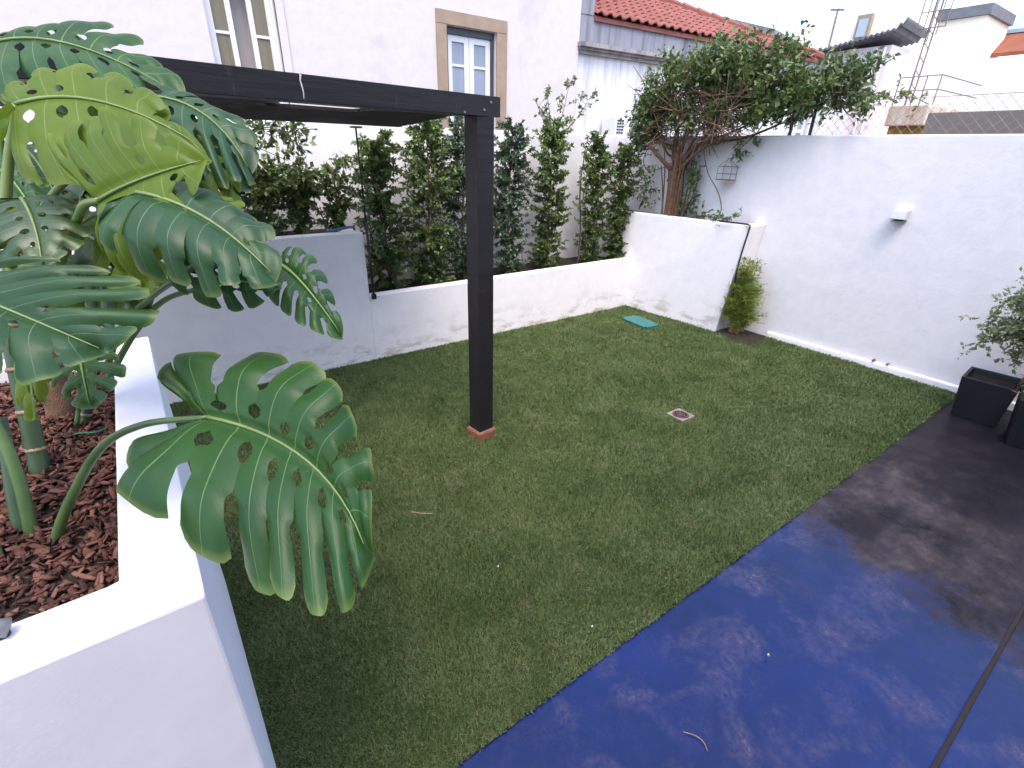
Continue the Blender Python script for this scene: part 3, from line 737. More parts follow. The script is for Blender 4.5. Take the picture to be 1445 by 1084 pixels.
# main limbs
limb = MB(); ends = []
fork = TB+np.array([0, .05, .60])
targets = [(5.25, 4.42, 2.15), (5.30, 4.30, 2.45), (5.22, 4.10, 2.30), (5.35, 4.05, 2.60), (5.20, 3.85, 2.25), (5.40, 3.75, 2.45), (5.25, 3.60, 2.30), (5.45, 3.40, 2.40), (5.35, 3.20, 2.30), (5.55, 2.95, 2.38), (5.60, 2.60, 2.40), (5.30, 4.55, 2.30), (5.15, 4.25, 2.02), (5.5, 4.0, 2.4)]
for tg in targets:
    tg = np.array(tg); st0 = fork+rng.normal(0, .035, 3)
    md = st0*.45+tg*.55+np.array([0, 0, .02])+rng.normal(0, .05, 3); md2 = st0*.75+tg*.25+rng.normal(0, .03, 3)+np.array([0, 0, .06])
    pth = curve([st0-np.array([0, 0, .1]), md2, md, tg], 5); limb.tube(pth, list(np.linspace(.023, .007, len(pth))), 6); ends.append(pth)
for st_, en in (((5.30, 4.10, 1.70), (5.20, 4.35, 1.90)), ((5.28, 4.14, 1.72), (5.16, 4.42, 1.98))):     # sawn stubs
    limb.tube([st_, en], [.026, .020], 7)
limb.build('limbs', MAT['bark'], tree, True)
tang = MB(); parts = []; 
blobs = [((5.30, 4.30, 2.50), (.30, .34, .36), 46), ((5.35, 3.85, 2.66), (.34, .36, .28), 66), ((5.40, 3.40, 2.62), (.36, .36, .28), 70), ((5.48, 3.00, 2.52), (.32, .34, .26), 50),
         ((5.56, 2.62, 2.44), (.26, .32, .20), 28), ((5.45, 3.25, 2.36), (.34, .34, .14), 30), ((5.30, 3.55, 2.80), (.26, .30, .13), 22), ((5.62, 2.55, 2.66), (.20, .24, .10), 12), ((5.25, 4.62, 2.20), (.14, .12, .30), 26), ((5.28, 4.30, 2.86), (.14, .12, .10), 8), ((5.34, 3.80, 2.95), (.20, .12, .08), 8), ((5.45, 3.10, 2.80), (.16, .16, .10), 10), ((5.20, 4.45, 2.38), (.16, .18, .20), 24), ((5.16, 4.52, 2.12), (.10, .12, .14), 14), ((5.16, 3.70, 2.22), (.10, .22, .10), 12)]
allp = [p for e in ends for p in e[6:]]; AP = np.array(allp)
for c, rr, n in blobs:
    for k in range(n):
        d = rng.normal(0, 1, 3); d /= np.linalg.norm(d); p = np.array(c)+d*np.array(rr)*rnd.uniform(.45, 1.25)
        q = AP[np.argmin(((AP-p)**2).sum(1)+rng.uniform(0, .05, len(AP)))]
        md = (p+q)/2+rng.normal(0, .05, 3); pth = curve([q, md, p], 4); tang.tube(pth, list(np.linspace(.006, .002, len(pth))), 4, cap=False)
        np_ = 46; P, D = along(pth[4:]+[p+(p-q)*.12+rng.normal(0, .06, 3)], np_, .85, .05, 1.0)
        P = P+rng.normal(0, .030, P.shape)
        low = (p[2] < 2.36 and p[1] > 3.55)
        if low: P, D = P[:40], D[:40]
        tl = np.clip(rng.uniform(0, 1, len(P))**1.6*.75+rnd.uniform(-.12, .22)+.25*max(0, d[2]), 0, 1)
        parts.append(leaf_cloud(P, D, .060, .46, droop=.5, tint=tl))
# brown tangle on the near underside
for k in range(330):
    c = np.array([rng.uniform(5.08, 5.48), rng.uniform(3.30, 4.55), rng.uniform(2.06, 2.52)])
    v = rng.normal(0, 1, 3)*np.array([.06, .16, .12]); w = rng.normal(0, .04, 3)
    tang.tube(curve([c-v, c+w, c+v], 3), [.0045]*6+[.0025], 4, cap=False)
tang.build('twigs', MAT['twig'], tree)
cloud_obj('foliage', parts, MAT['treeleaf'], tree)
# vines hanging from the tree
for i, (lab, P0) in enumerate((('long bare brown vine looping down from the tree crown', [(5.20, 3.62, 2.55), (5.22, 3.72, 2.15), (5.30, 3.66, 1.75), (5.34, 3.48, 1.50), (5.36, 3.42, 1.30), (5.32, 3.52, 1.19)]),
                              ('bare vine curling left of the tree trunk', [(5.24, 4.12, 2.02), (5.20, 4.40, 1.98), (5.20, 4.50, 1.82), (5.22, 4.42, 1.70), (5.26, 4.20, 1.74)]))):
    vn = empty('hanging_vine'); tag(vn, lab, 'vine'); m = MB(); pth = curve(P0, 8); m.tube(pth, .006, 5); m.build('stem', MAT['twig'], vn, True)
for lab, P0, n, r, ls in (('leafy climber on the wall just right of the tree trunk', [(5.40, 3.95, 1.18), (5.42, 3.88, 1.4), (5.40, 3.82, 1.62), (5.42, 3.90, 1.80)], 34, .10, .062),
                      ('thin leafy climber on the wall left of the tree trunk', [(5.34, 4.60, 1.22), (5.30, 4.50, 1.42), (5.22, 4.46, 1.60), (5.24, 4.62, 1.85), (5.22, 4.70, 2.2), (5.26, 4.68, 2.4)], 80, .13, .050),
                      ('low creeper along the rim of the tree planter', [(5.32, 3.80, 1.20), (5.30, 3.60, 1.24), (5.26, 3.35, 1.25), (5.22, 3.10, 1.30)], 26, .06, .045),
                      ('leafy sprig hanging over the wall above the lantern', [(5.50, 3.20, 2.25), (5.44, 3.22, 2.12), (5.42, 3.35, 1.98), (5.42, 3.46, 1.90)], 16, .07, .055)):
    cl = empty('wall_climber'); tag(cl, lab, 'climber'); sprig(cl, curve(P0, 5), n, 9, ls, MAT['treeleaf'], r)

# feathery bamboo-like plant in the notch
fb = empty('feathery_plant'); tag(fb, 'bright green feathery plant in the soil notch by the right wall', 'plant')
parts = []; st = MB()
for k in range(150):
    a = rnd.uniform(0, 6.28); r = rnd.random()**.8; top = rnd.uniform(.28, .86)*(1.04-.50*r)
    b0 = np.array([5.30+rnd.uniform(-.05, .05), 2.90+rnd.uniform(-.06, .06), .03])
    e = b0+np.array([math.cos(a)*r*.11, math.sin(a)*r*.15, top]); md = (b0+e)/2+np.array([-math.cos(a)*.02*r, -math.sin(a)*.03*r, .06])
    tip = e+np.array([math.cos(a)*.05, math.sin(a)*.06, rnd.uniform(-.05, .02)])
    pth = curve([b0, md, e, tip], 5); st.tube(pth, list(np.linspace(.0035, .001, len(pth))), 4, cap=False); A = np.array(pth); tn = rnd.uniform(.0, .55)
    for q in range(24):
        f = rnd.uniform(.12, 1); c0 = A[min(len(A)-1, int(f*(len(A)-1)))]; az = rnd.uniform(0, 6.28); ln_ = rnd.uniform(.03, .075)
        c1 = c0+np.array([math.cos(az)*ln_, math.sin(az)*ln_, rnd.uniform(-.01, .05)])
        P, D = along([c0, c1], 11, .35, .1, 1.1); parts.append(leaf_cloud(P, D, .030, .16, droop=.15, tint=np.clip(rng.uniform(0, .5, 11)+tn, 0, 1)))
st.build('stems', MAT['cane'], fb); cloud_obj('foliage', parts, MAT['bamboo'], fb)
# dark weed left of it, on the planter corner
wd = empty('weed_tuft'); tag(wd, 'small leafy weed climbing the pipe above the feathery plant', 'weed')
sprig(wd, curve([(5.17, 2.93, .60), (5.16, 2.91, .75), (5.15, 2.90, .90)], 5), 10, 8, .03, MAT['treeleaf'], .035)

# ------------------------------------------------------------------ pots on the patio
def tapered_pot(name, label, cx, cy, w, h, rz, top):
    root = empty(name, (cx, cy, -.004), rz); tag(root, label, 'plant pot'); b = w*.82/2; t = w/2; ti = t-.022
    m = MB(); V = []
    for r, z in ((b, 0), (t, h), (ti, h), (ti*.96, h-.05)):
        V += [(-r, -r, z), (r, -r, z), (r, r, z), (-r, r, z)]
    F = [(3, 2, 1, 0)]
    for k in range(3):
        for q in range(4): F.append((k*4+q, k*4+(q+1) % 4, k*4+4+(q+1) % 4, k*4+4+q))
    m.add(V, F); m.build('pot_body', MAT['pot'], root, bevel=.006)
    m = MB(); m.box((-ti*.95, -ti*.95, h-.09), (ti*.95, ti*.95, h-.045)); m.build('soil', MAT['soil'], root)
    return root
tapered_pot('square_pot', 'black square plant pot standing against the right wall', 5.20, .655, .34, .345, R(4), 0)
tapered_pot('square_pot', 'nearer black square plant pot cut by the right picture edge', 5.02, .25, .42, .37, R(10), 0)
pb = empty('potted_shrub'); tag(pb, 'small leaved airy shrub growing in the pot by the right wall', 'shrub')
base = np.array([5.20, .50, .33]); m = MB(); parts = []
tr = curve([base, base+np.array([.0, -.03, .2]), base+np.array([.02, -.10, .45]), base+np.array([.05, -.12, .8])], 5); m.tube(tr, list(np.linspace(.016, .006, len(tr))), 6)
for e in ((5.15, .78, .95), (5.10, .68, 1.05), (5.20, .55, 1.15), (5.15, .80, .60), (5.05, .60, .85), (5.25, .40, 1.12), (5.10, .72, .75), (5.22, .3, .95), (5.12, .84, .80), (5.0, .2, .95), (5.05, .15, .70), (4.95, .3, 1.05), (5.15, .45, .9), (5.0, .45, .66), (5.2, .62, .52), (5.05, .35, .78), (5.1, .52, 1.0)):
    e = np.array(e); b0 = np.array(tr[rnd.randint(4, 13)]); pth = curve([b0, (b0+e)/2+np.array([0, 0, .06]), e], 4); m.tube(pth, list(np.linspace(.006, .002, len(pth))), 5)
    for q in range(36):
        c = np.array(pth[rnd.randint(3, len(pth)-1)]); f = c+rng.normal(0, .07, 3); P, D = along([c, f], 13, .8, .2, 1.1); parts.append(leaf_cloud(P, D, .036, .5, tint=rng.uniform(0, 1, 13)))
m.build('trunk', MAT['twig'], pb, True); cloud_obj('foliage', parts, MAT['potleaf'], pb)
dp = empty('dry_plant'); tag(dp, 'dry brown tuft in the nearer black pot at the right edge', 'plant'); parts = []
for k in range(120):
    a = rnd.uniform(0, 6.28); b0 = np.array([5.03+rnd.uniform(-.1, .1), .27+rnd.uniform(-.1, .1), .33]); e = b0+np.array([math.cos(a)*.14, math.sin(a)*.14, rnd.uniform(.02, .16)])
    P, D = along([b0, e], 9, .5); parts.append(leaf_cloud(P, D, .06, .10))
cloud_obj('foliage', parts, MAT['dryleaf'], dp)

# ------------------------------------------------------------------ monstera
mon = empty('monstera_plant'); tag(mon, 'huge monstera with split leaves leaning out of the foreground planter', 'plant')
OUT = np.array([(0, -.02, .04), (.07, -.20, .30), (.18, -.22, .66), (.32, .02, .93), (.46, .28, 1.0), (.60, .50, .93), (.74, .70, .74), (.86, .87, .47), (.95, .98, .20), (1, 1.03, 0)])
def outline(t, back):
    l = np.interp(t, OUT[:, 0], OUT[:, 1]); s = np.interp(t, OUT[:, 0], OUT[:, 2])
    return np.where(l < 0, l*back, l), s
def sm(a, b, x): x = np.clip((x-a)/(b-a), 0, 1); return x*x*(3-2*x)
def monstera_leaf(A, B, T, S1, S2, mat, n=8, slit=.48, gap=.30, back=(1.0, 1.0), arch=(.06, .06), wav=.03, seed=0, holes=.8, fuse=True, rib='stalkp', ribr=.0032):
    """A stalk joint, B point on the midrib half way, T tip, S1 / S2 widest points on each side (world)"""
    A, B, T, S1, S2 = (np.asarray(q, float) for q in (A, B, T, S1, S2)); lr = np.random.default_rng(seed)
    C = 2*B-.5*A-.5*T
    def rib_pt(l):
        l = np.asarray(l)[..., None]; lc = np.clip(l, 0, 1.2)
        p = (1-lc)**2*A+2*lc*(1-lc)*C+lc**2*T
        return p+(l-lc)*(2*(C-A))*.55
    Ln = np.linalg.norm(T-A)
    V = []; Fc = []; UV = []; nb = 0; U, RW = 8, 40
    Nn = np.cross(T-A, S1-A); Nn /= np.linalg.norm(Nn); Nn = Nn if Nn[2] > 0 else -Nn
    for side, S in ((0, S1), (1, S2)):
        sv = S-rib_pt(np.array(.34)); N = np.cross(T-A, sv); N /= np.linalg.norm(N)
        if side == 1: N = -N
        if N[2] < 0 and side == 0: pass
        tk = np.linspace(0, 1, n+1)**.92; tk[1:-1] += lr.uniform(-.012, .012, n-1)
        sl = slit+lr.uniform(-.12, .14, n+1); has = lr.uniform(0, 1, n+1) < holes
        ha = lr.uniform(.10, .16, n+1); hb = ha+lr.uniform(.10, .20, n+1); gp = gap*lr.uniform(.6, 1.2, n+1); gp[1] *= 0 if fuse else 1; has[1] &= not fuse
        def g(k, r):
            if k == 0 or k == n: return np.zeros_like(r)
            dl = (tk[min(k+1, n)]-tk[k-1])/2
            x = dl*gp[k]*sm(sl[k], sl[k]+.10, r)*(.62/np.maximum(r, .3))
            if has[k] and hb[k] < sl[k]-.04:
                x = x+dl*.50*np.sqrt(np.clip(1-(2*np.clip((r-ha[k])/(hb[k]-ha[k]), 0, 1)-1)**2, 0, 1))*.75
            return x
        for k in range(n):
            u = np.linspace(0, 1, U+1); r = np.linspace(0, 1, RW+1)
            uu, rr = np.meshgrid(u, r)
            tl = tk[k]+g(k, r)/2; tr = tk[k+1]-g(k+1, r)/2
            t = tl[:, None]+uu*(tr-tl)[:, None]
            rnd_ = 1-(.085 if 0 < k else .05)*np.abs(2*uu-1)**4*sm(.6, 1, rr)
            leng = 1+lr.uniform(-.05, .05)*(k < n-1)
            re = rr*rnd_*leng
            l0 = .90*np.clip((t-.20)/.80, 0, 1)**1.05
            ol, os = outline(t, back[side])
            l = l0*(1-re)+ol*re-.10*re*(1-re)*(t > .15); s = os*re*(1-.0*re)
            lob = (2*uu-1)
            p = rib_pt(l)+s[..., None]*sv
            h = arch[1]*4*s*(1-np.clip(s, 0, 1))-wav*lob**2*rr+lr.uniform(-.07, .06)*rr**2+.012*np.sin(rr*9+k)*rr
            p = p+(arch[0]*np.clip(4*l*(1-l), -1, 1)*.5*Ln)[..., None]*Nn
            p = p+(h*sm(0, .12, rr)*Ln)[..., None]*(N if N@Nn > 0 else -N)
            V.append(p.reshape(-1, 3)); UV.append(np.stack([(t-tk[k])/(tk[k+1]-tk[k]), rr], -1).reshape(-1, 2))
            idx = np.arange((RW+1)*(U+1)).reshape(RW+1, U+1)+nb
            Fc.append(np.stack([idx[:-1, :-1], idx[:-1, 1:], idx[1:, 1:], idx[1:, :-1]], -1).reshape(-1, 4)); nb += (RW+1)*(U+1)
    V = np.concatenate(V); Fc = np.concatenate(Fc); UV = np.concatenate(UV)
    me = mesh_from('leaf', V, Fc)
    uvl = me.uv_layers.new(name='lobe'); li = np.empty(len(me.loops), dtype=np.int32); me.loops.foreach_get('vertex_index', li)
    uvl.data.foreach_set('uv', UV[li].astype(np.float32).ravel())
    bm = bmesh.new(); bm.from_mesh(me); bmesh.ops.remove_doubles(bm, verts=bm.verts, dist=.0003); 
    bmesh.ops.recalc_face_normals(bm, faces=bm.faces); bm.to_mesh(me); bm.free()
    o = link('leaf', me, MAT[mat], mon, True)
    ls = np.linspace(0, .97, 14); RP = rib_pt(ls)
    RP = RP+(arch[0]*np.clip(4*ls*(1-ls), -1, 1)*.5*Ln+ribr*.35)[:, None]*Nn
    m = MB(); m.tube(RP, list(np.linspace(ribr, .0008, 14)), 6); m.build('midrib', MAT[rib], o, True)
    return o

def LF(A, B, T, S1, S2, mat, **kw):
    return monstera_leaf(pt(*A), pt(*B), pt(*T), pt(*S1), pt(*S2), mat, **kw)
# the big leaf over the rim
LF((293, 589, 0.789), (433, 650, 0.731), (517, 778, 0.660), (372, 842, 0.643), (450, 515, 0.779), 'leaf_mid', n=8, back=(2.6, 1.9), arch=(.03, .05), seed=3, holes=1.0, slit=.50, gap=.27)
# left one, fingers to the right
LF((-95, 395, 0.70), (15, 440, 0.70), (150, 496, 0.70), (205, 400, 0.745), (-70, 545, 0.64), 'leaf_blue', n=7, slit=.50, gap=.24, back=(1.2, 1.2), seed=5, holes=.3)
# upper, young and yellow green
LF((22, 148, 0.828), (150, 152, 0.838), (290, 212, 0.847), (110, 98, 0.916), (150, 262, 0.779), 'leaf_young', n=7, slit=.55, gap=.30, seed=8, arch=(.05, .04), holes=.6, ribr=.0036)
LF((140, 283, 0.76), (205, 255, 0.745), (290, 226, 0.73), (120, 160, 0.78), (228, 392, 0.79), 'leaf_young', n=7, slit=.48, gap=.36, seed=14, back=(.9, .9), holes=.4, arch=(.05, .10))
# back top, grey green with holes
LF((-15, 62, 0.998), (110, 74, 1.023), (258, 138, 1.032), (130, 50, 1.13), (105, 168, 0.935), 'leaf_mid', n=8, seed=21, holes=1.0)
# drooping waxy ones to the right
LF((165, 140, 0.964), (275, 165, 0.964), (354, 244, 0.945), (300, 168, 1.032), (255, 262, 0.906), 'leaf_blue', n=8, seed=25, slit=.4, gap=.26, arch=(.10, .06))
LF((230, 222, 0.935), (290, 240, 0.925), (336, 300, 0.916), (310, 228, 0.974), (250, 305, 0.896), 'leaf_young', n=6, seed=27, slit=.4)
LF((192, 272, 0.740), (290, 318, 0.730), (388, 392, 0.721), (318, 298, 0.808), (238, 408, 0.711), 'leaf_blue', n=7, seed=30, slit=.62, gap=.30, arch=(.08, .10), holes=.2)
LF((272, 305, 0.838), (320, 315, 0.828), (366, 352, 0.818), (330, 282, 0.877), (300, 375, 0.808), 'leaf_young', n=6, seed=33, slit=.45)
LF((396, 374, 0.838), (432, 412, 0.828), (482, 474, 0.818), (440, 366, 0.867), (398, 446, 0.808), 'leaf_mid', n=7, seed=36, slit=.38, gap=.36, arch=(.12, .08))
LF((255, 375, 0.779), (330, 400, 0.789), (395, 400, 0.808), (330, 360, 0.838), (310, 440, 0.779), 'leaf_mid', n=6, seed=37, slit=.4)
# lower small and inner leaves
LF((112, 492, 0.901), (120, 525, 0.896), (128, 575, 0.886), (175, 520, 0.877), (75, 540, 0.935), 'leaf_mid', n=5, seed=40, slit=.4)
LF((150, 300, 0.925), (185, 345, 0.925), (200, 410, 0.906), (240, 350, 0.950), (130, 380, 0.925), 'leaf_young', n=6, seed=42)
LF((30, 280, 0.852), (50, 320, 0.838), (60, 375, 0.818), (130, 315, 0.877), (-40, 350, 0.818), 'leaf_dark', n=6, seed=44)
LF((60, 340, 1.023), (110, 380, 1.023), (165, 440, 0.998), (150, 350, 1.071), (50, 430, 0.974), 'leaf_young', n=6, seed=46)
LF((40, 480, 0.852), (48, 530, 0.857), (50, 590, 0.867), (68, 540, 0.857), (28, 550, 0.877), 'leaf_young', n=4, seed=48, slit=.8)
LF((90, 260, 1.120), (150, 300, 1.120), (220, 360, 1.096), (200, 270, 1.169), (100, 350, 1.071), 'leaf_dark', n=7, seed=50)
LF((20, 200, 1.120), (60, 240, 1.120), (90, 310, 1.096), (130, 230, 1.169), (0, 290, 1.071), 'leaf_dark', n=7, seed=52)
LF((-30, 230, 0.974), (20, 260, 0.974), (60, 330, 0.950), (60, 240, 1.023), (-40, 330, 0.925), 'leaf_mid', n=7, seed=54)
LF((180, 200, 1.169), (240, 240, 1.169), (300, 310, 1.144), (280, 220, 1.218), (200, 300, 1.120), 'leaf_dark', n=7, seed=56)
LF((60, 400, 1.218), (100, 430, 1.218), (150, 500, 1.193), (150, 420, 1.266), (60, 490, 1.169), 'leaf_dark', n=7, seed=60)

LF((100, 165, 0.90), (165, 205, 0.88), (262, 250, 0.85), (215, 150, 0.98), (110, 255, 0.84), 'leaf_young', n=6, seed=71, slit=.45, gap=.34, arch=(.10, .12))
LF((235, 175, 1.02), (300, 200, 1.02), (352, 262, 0.98), (335, 190, 1.08), (262, 282, 0.96), 'leaf_mid', n=7, seed=73, slit=.42, gap=.28, arch=(.14, .10))
LF((118, 330, 0.98), (165, 372, 0.97), (205, 445, 0.95), (225, 352, 1.02), (105, 425, 0.95), 'leaf_dark', n=6, seed=75, slit=.45, arch=(.10, .10))
LF((-20, 300, 0.88), (25, 335, 0.86), (62, 398, 0.84), (70, 312, 0.92), (-30, 400, 0.82), 'leaf_young', n=6, seed=77, slit=.45, arch=(.10, .08))
def petiole(P, r0, r1, mat='stalk', name='petiole'):
    pth = curve([pt(*q) for q in P], 6); m = MB(); m.tube(pth, list(np.linspace(r0, r1, len(pth))), 9); m.build(name, MAT[mat], mon, True)
petiole([(72, 782, 0.974), (95, 715, 0.935), (140, 635, 0.877), (200, 600, 0.828), (293, 589, 0.789)], 0.0107, 0.0044)
petiole([(5, 330, 0.886), (12, 230, 0.857), (22, 148, 0.828)], 0.0097, 0.0058, 'stalkp')
petiole([(45, 320, 0.950), (75, 275, 0.925), (98, 250, 0.916)], 0.0078, 0.0063, 'stalkp')
petiole([(60, 430, 0.974), (105, 320, 0.877), (118, 290, 0.80), (140, 283, 0.762)], 0.0083, 0.0054, 'stalkp')
petiole([(150, 520, 1.071), (172, 462, 0.998), (215, 418, 0.901), (262, 385, 0.779), (300, 352, 0.755)], 0.0068, 0.0044)
petiole([(150, 540, 1.071), (190, 470, 0.998), (230, 425, 0.925), (290, 405, 0.852), (396, 374, 0.838)], 0.0068, 0.0034)
petiole([(120, 560, 1.169), (140, 400, 1.120), (160, 250, 1.023), (165, 140, 0.964)], 0.0078, 0.0049)
petiole([(40, 560, 1.169), (20, 350, 1.120), (-5, 150, 1.047), (-15, 52, 0.998)], 0.0078, 0.0049)
petiole([(55, 800, 0.984), (30, 690, 0.964), (0, 610, 0.950), (-30, 560, 0.950)], 0.0127, 0.0078)
petiole([(20, 840, 0.935), (0, 790, 0.916), (-30, 720, 0.901)], 0.0097, 0.0078)
petiole([(40, 790, 0.998), (20, 700, 0.989), (10, 640, 0.989), (0, 590, 0.989)], 0.0146, 0.0107, 'stem')
petiole([(108, 600, 1.315), (112, 560, 1.266), (112, 492, 0.901)], 0.0058, 0.0039)

def ringed_stem(P, r, nring):
    pth = curve([pt(*q) for q in P], 8); n = len(pth); m = MB(); m.tube(pth, list(np.linspace(r*1.1, r*.85, n)), 10); s = m.build('stem', MAT['stem'], mon, True)
    for k in range(nring):
        i = int((k+.6)*(n-2)/nring); a = np.array(pth[i]); d = np.array(pth[i+1])-a; d /= np.linalg.norm(d)
        m = MB(); m.tube([a-d*.006, a-d*.002, a+d*.004], [r*1.03, r*1.16, r*1.02], 10); m.build('leaf_scar', MAT['ring'], s, True)
ringed_stem([(62, 690, 1.159), (52, 640, 1.149), (38, 580, 1.130), (20, 500, 1.110), (10, 420, 1.101)], .0185, 5)
ringed_stem([(120, 632, 1.364), (122, 590, 1.344), (128, 540, 1.325), (130, 470, 1.295)], .0125, 4)
m = MB(); pth = curve([pt(92, 640, 1.393), pt(85, 580, 1.383), pt(72, 510, 1.354), pt(80, 380, 1.315), pt(100, 240, 1.266)], 6); m.tube(pth, list(np.linspace(.034, .024, len(pth))), 12); m.build('trunk', MAT['fibre'], mon, True)
# dry sheath at the stem foot
m = MB(); m.tube(curve([pt(64, 690, 1.120), pt(48, 705, 1.096), pt(45, 735, 1.071), pt(54, 755, 1.062)], 5), [.003]*15+[.001], 5); m.build('dry_sheath', MAT['dryleaf'], mon, True)
cn = MB(); cn.tube([pt(40, 640, 1.339), pt(30, 300, 1.047), pt(28, 165, 0.950)], 0.0049, 8); tag(cn.build('bamboo_cane', MAT['cane'], smooth=True), 'thin tan bamboo cane propping the monstera', 'cane')
tw = MB(); tw.tube(curve([pt(90, 622, 1.315), pt(110, 612, 1.276), pt(135, 610, 1.276), pt(150, 604, 1.315), pt(152, 598, 1.339)], 6), .0025, 6)
tag(tw.build('wire_tie', MAT['tie'], smooth=True), 'bright green wire tie round the monstera stem', 'wire')

# ------------------------------------------------------------------ neighbouring buildings
YF = 8.0
lb = empty('neighbour_house'); tag(lb, 'tall pale neighbour house with two windows behind the pergola', 'building')
def win_opening(x0, x1, z0, z1): return (x0, x1, z0, z1)
ops = [(1.17, 1.98, 1.9, 3.95), (4.42, 5.335, 2.15, 3.585)]
xs = [-9.0, ops[0][0], ops[0][1], ops[1][0], ops[1][1], 7.13]
m = MB()
m.box((-9.0, YF, -.05), (ops[0][0], YF+.4, 9.5)); m.box((ops[0][1], YF, -.05), (ops[1][0], YF+.4, 9.5)); m.box((ops[1][1], YF, -.05), (7.13, YF+.4, 9.5))
for x0, x1, z0, z1 in ops: m.box((x0, YF, -.05), (x1, YF+.4, z0)); m.box((x0, YF, z1), (x1, YF+.4, 9.5))
m.box((-9.0, YF+.4, -.05), (7.13, YF+7, 9.5))
m.build('wall', MAT['facade'], lb)
# stone surround of the right window
for nm, lo, hi in (('lintel', (4.245, YF-.03, 3.587), (5.54, YF+.12, 3.765)), ('jamb', (4.245, YF-.028, 1.95), (4.418, YF+.12, 3.585)), ('jamb', (5.337, YF-.028, 1.95), (5.54, YF+.12, 3.585)), ('sill', (4.2, YF-.06, 1.86), (5.58, YF+.12, 1.948))):
    m = MB(); m.box(lo, hi); m.build(nm, MAT['stone'], lb, bevel=.006)
def casement(root, x0, x1, z0, z1, y, mat_frame, mat_pane, outer, th=.05, bars=(.5,), leaf=.085, mid=0.0):
    w = MB(); w.box((x0, y, z0), (x0+th, y+.10, z1)); w.box((x1-th, y, z0), (x1, y+.10, z1)); w.box((x0+th, y, z1-th*1.6), (x1-th, y+.10, z1)); wf = w.build('window', outer, root)
    xm = (x0+x1)/2
    for a, b in ((x0+th, xm-.004-mid), (xm+.004+mid, x1-th)):
        s = MB(); zt = z1-th*1.6-.004
        s.box((a, y+.03, z0), (a+leaf, y+.075, zt)); s.box((b-leaf, y+.03, z0), (b, y+.075, zt)); s.box((a+leaf, y+.031, zt-leaf), (b-leaf, y+.074, zt)); s.box((a+leaf, y+.031, z0), (b-leaf, y+.074, z0+leaf))
        for f in bars: zz = z0+(zt-z0)*f; s.box((a+leaf, y+.034, zz-.016), (b-leaf, y+.070, zz+.016))
        s.build('sash', mat_frame, wf)
        g = MB(); g.box((a+leaf-.005, y+.05, z0+.02), (b-leaf+.005, y+.056, zt-.02)); g.build('pane', mat_pane, wf)
casement(lb, 4.421, 5.332, 2.16, 3.58, YF+.06, MAT['paint'], MAT['curtain'], MAT['darkframe'], .055, (.36, .70))
casement(lb, 1.172, 1.978, 1.92, 3.94, YF+.10, MAT['paint'], MAT['curtain2'], MAT['paint'], .03, (.30, .62), .06, .09)
for nm, lo, hi in (('reveal_trim', (1.98, YF-.02, 1.9), (2.08, YF+.05, 4.05)),):
    m = MB(); m.box(lo, hi); m.build(nm, MAT['facade'], lb, bevel=.004)

# tiled house: facade swings slightly towards us
th = empty('tiled_house'); tag(th, 'grey streaked house with red tiled roof behind the corner tree', 'building')
def fl(x, off=0.0): return YF+.06-(x-7.14)*.0627+off
def strip(m, x0, x1, z0, z1, off, dep): m.hexa([(x0, fl(x0, off), z0), (x1, fl(x1, off), z0), (x1, fl(x1, off+dep), z0), (x0, fl(x0, off+dep), z0), (x0, fl(x0, off), z1), (x1, fl(x1, off), z1), (x1, fl(x1, off+dep), z1), (x0, fl(x0, off+dep), z1)])
wx0, wx1 = 14.25, 15.15
m = MB(); strip(m, 7.14, wx0, -.05, 3.50, 0, 5); strip(m, wx1, 20.2, -.05, 3.50, 0, 5); strip(m, wx0, wx1, 3.06, 3.50, 0, 5); strip(m, wx0, wx1, -.05, 3.06, .35, 4.6); m.build('wall', MAT['facade2'], th)
m = MB(); strip(m, 7.15, 20.3, 3.502, 3.56, -.07, .3); strip(m, 7.12, 20.34, 3.56, 3.60, -.12, .3); strip(m, 7.10, 20.36, 3.60, 3.665, -.18, .4); m.build('cornice', MAT['cornice'], th)
m = MB(); strip(m, 7.14, 20.2, 3.665, 4.10, -.02, .5); m.build('parapet', MAT['parapet'], th)
m = MB(); strip(m, 7.13, 7.46, 4.10, 4.75, -.03, .6); m.build('parapet_pier', MAT['parapet'], th)
# french window
xa, xb = wx0+.01, wx1-.01; m = MB()
for a, b in ((xa, (xa+xb)/2-.005), ((xa+xb)/2+.005, xb)):
    s = MB(); strip(s, a, a+.09, 1.2, 3.04, .10, .06); strip(s, b-.09, b, 1.2, 3.04, .10, .06)
    for z in (1.2, 1.95, 2.45, 2.96): strip(s, a+.09, b-.09, z, z+.08, .105, .05)
    f = s.build('window', MAT['paint'], th); g = MB(); strip(g, a+.08, b-.08, 1.25, 3.0, .13, .01); g.build('pane', MAT['curtain'], f)
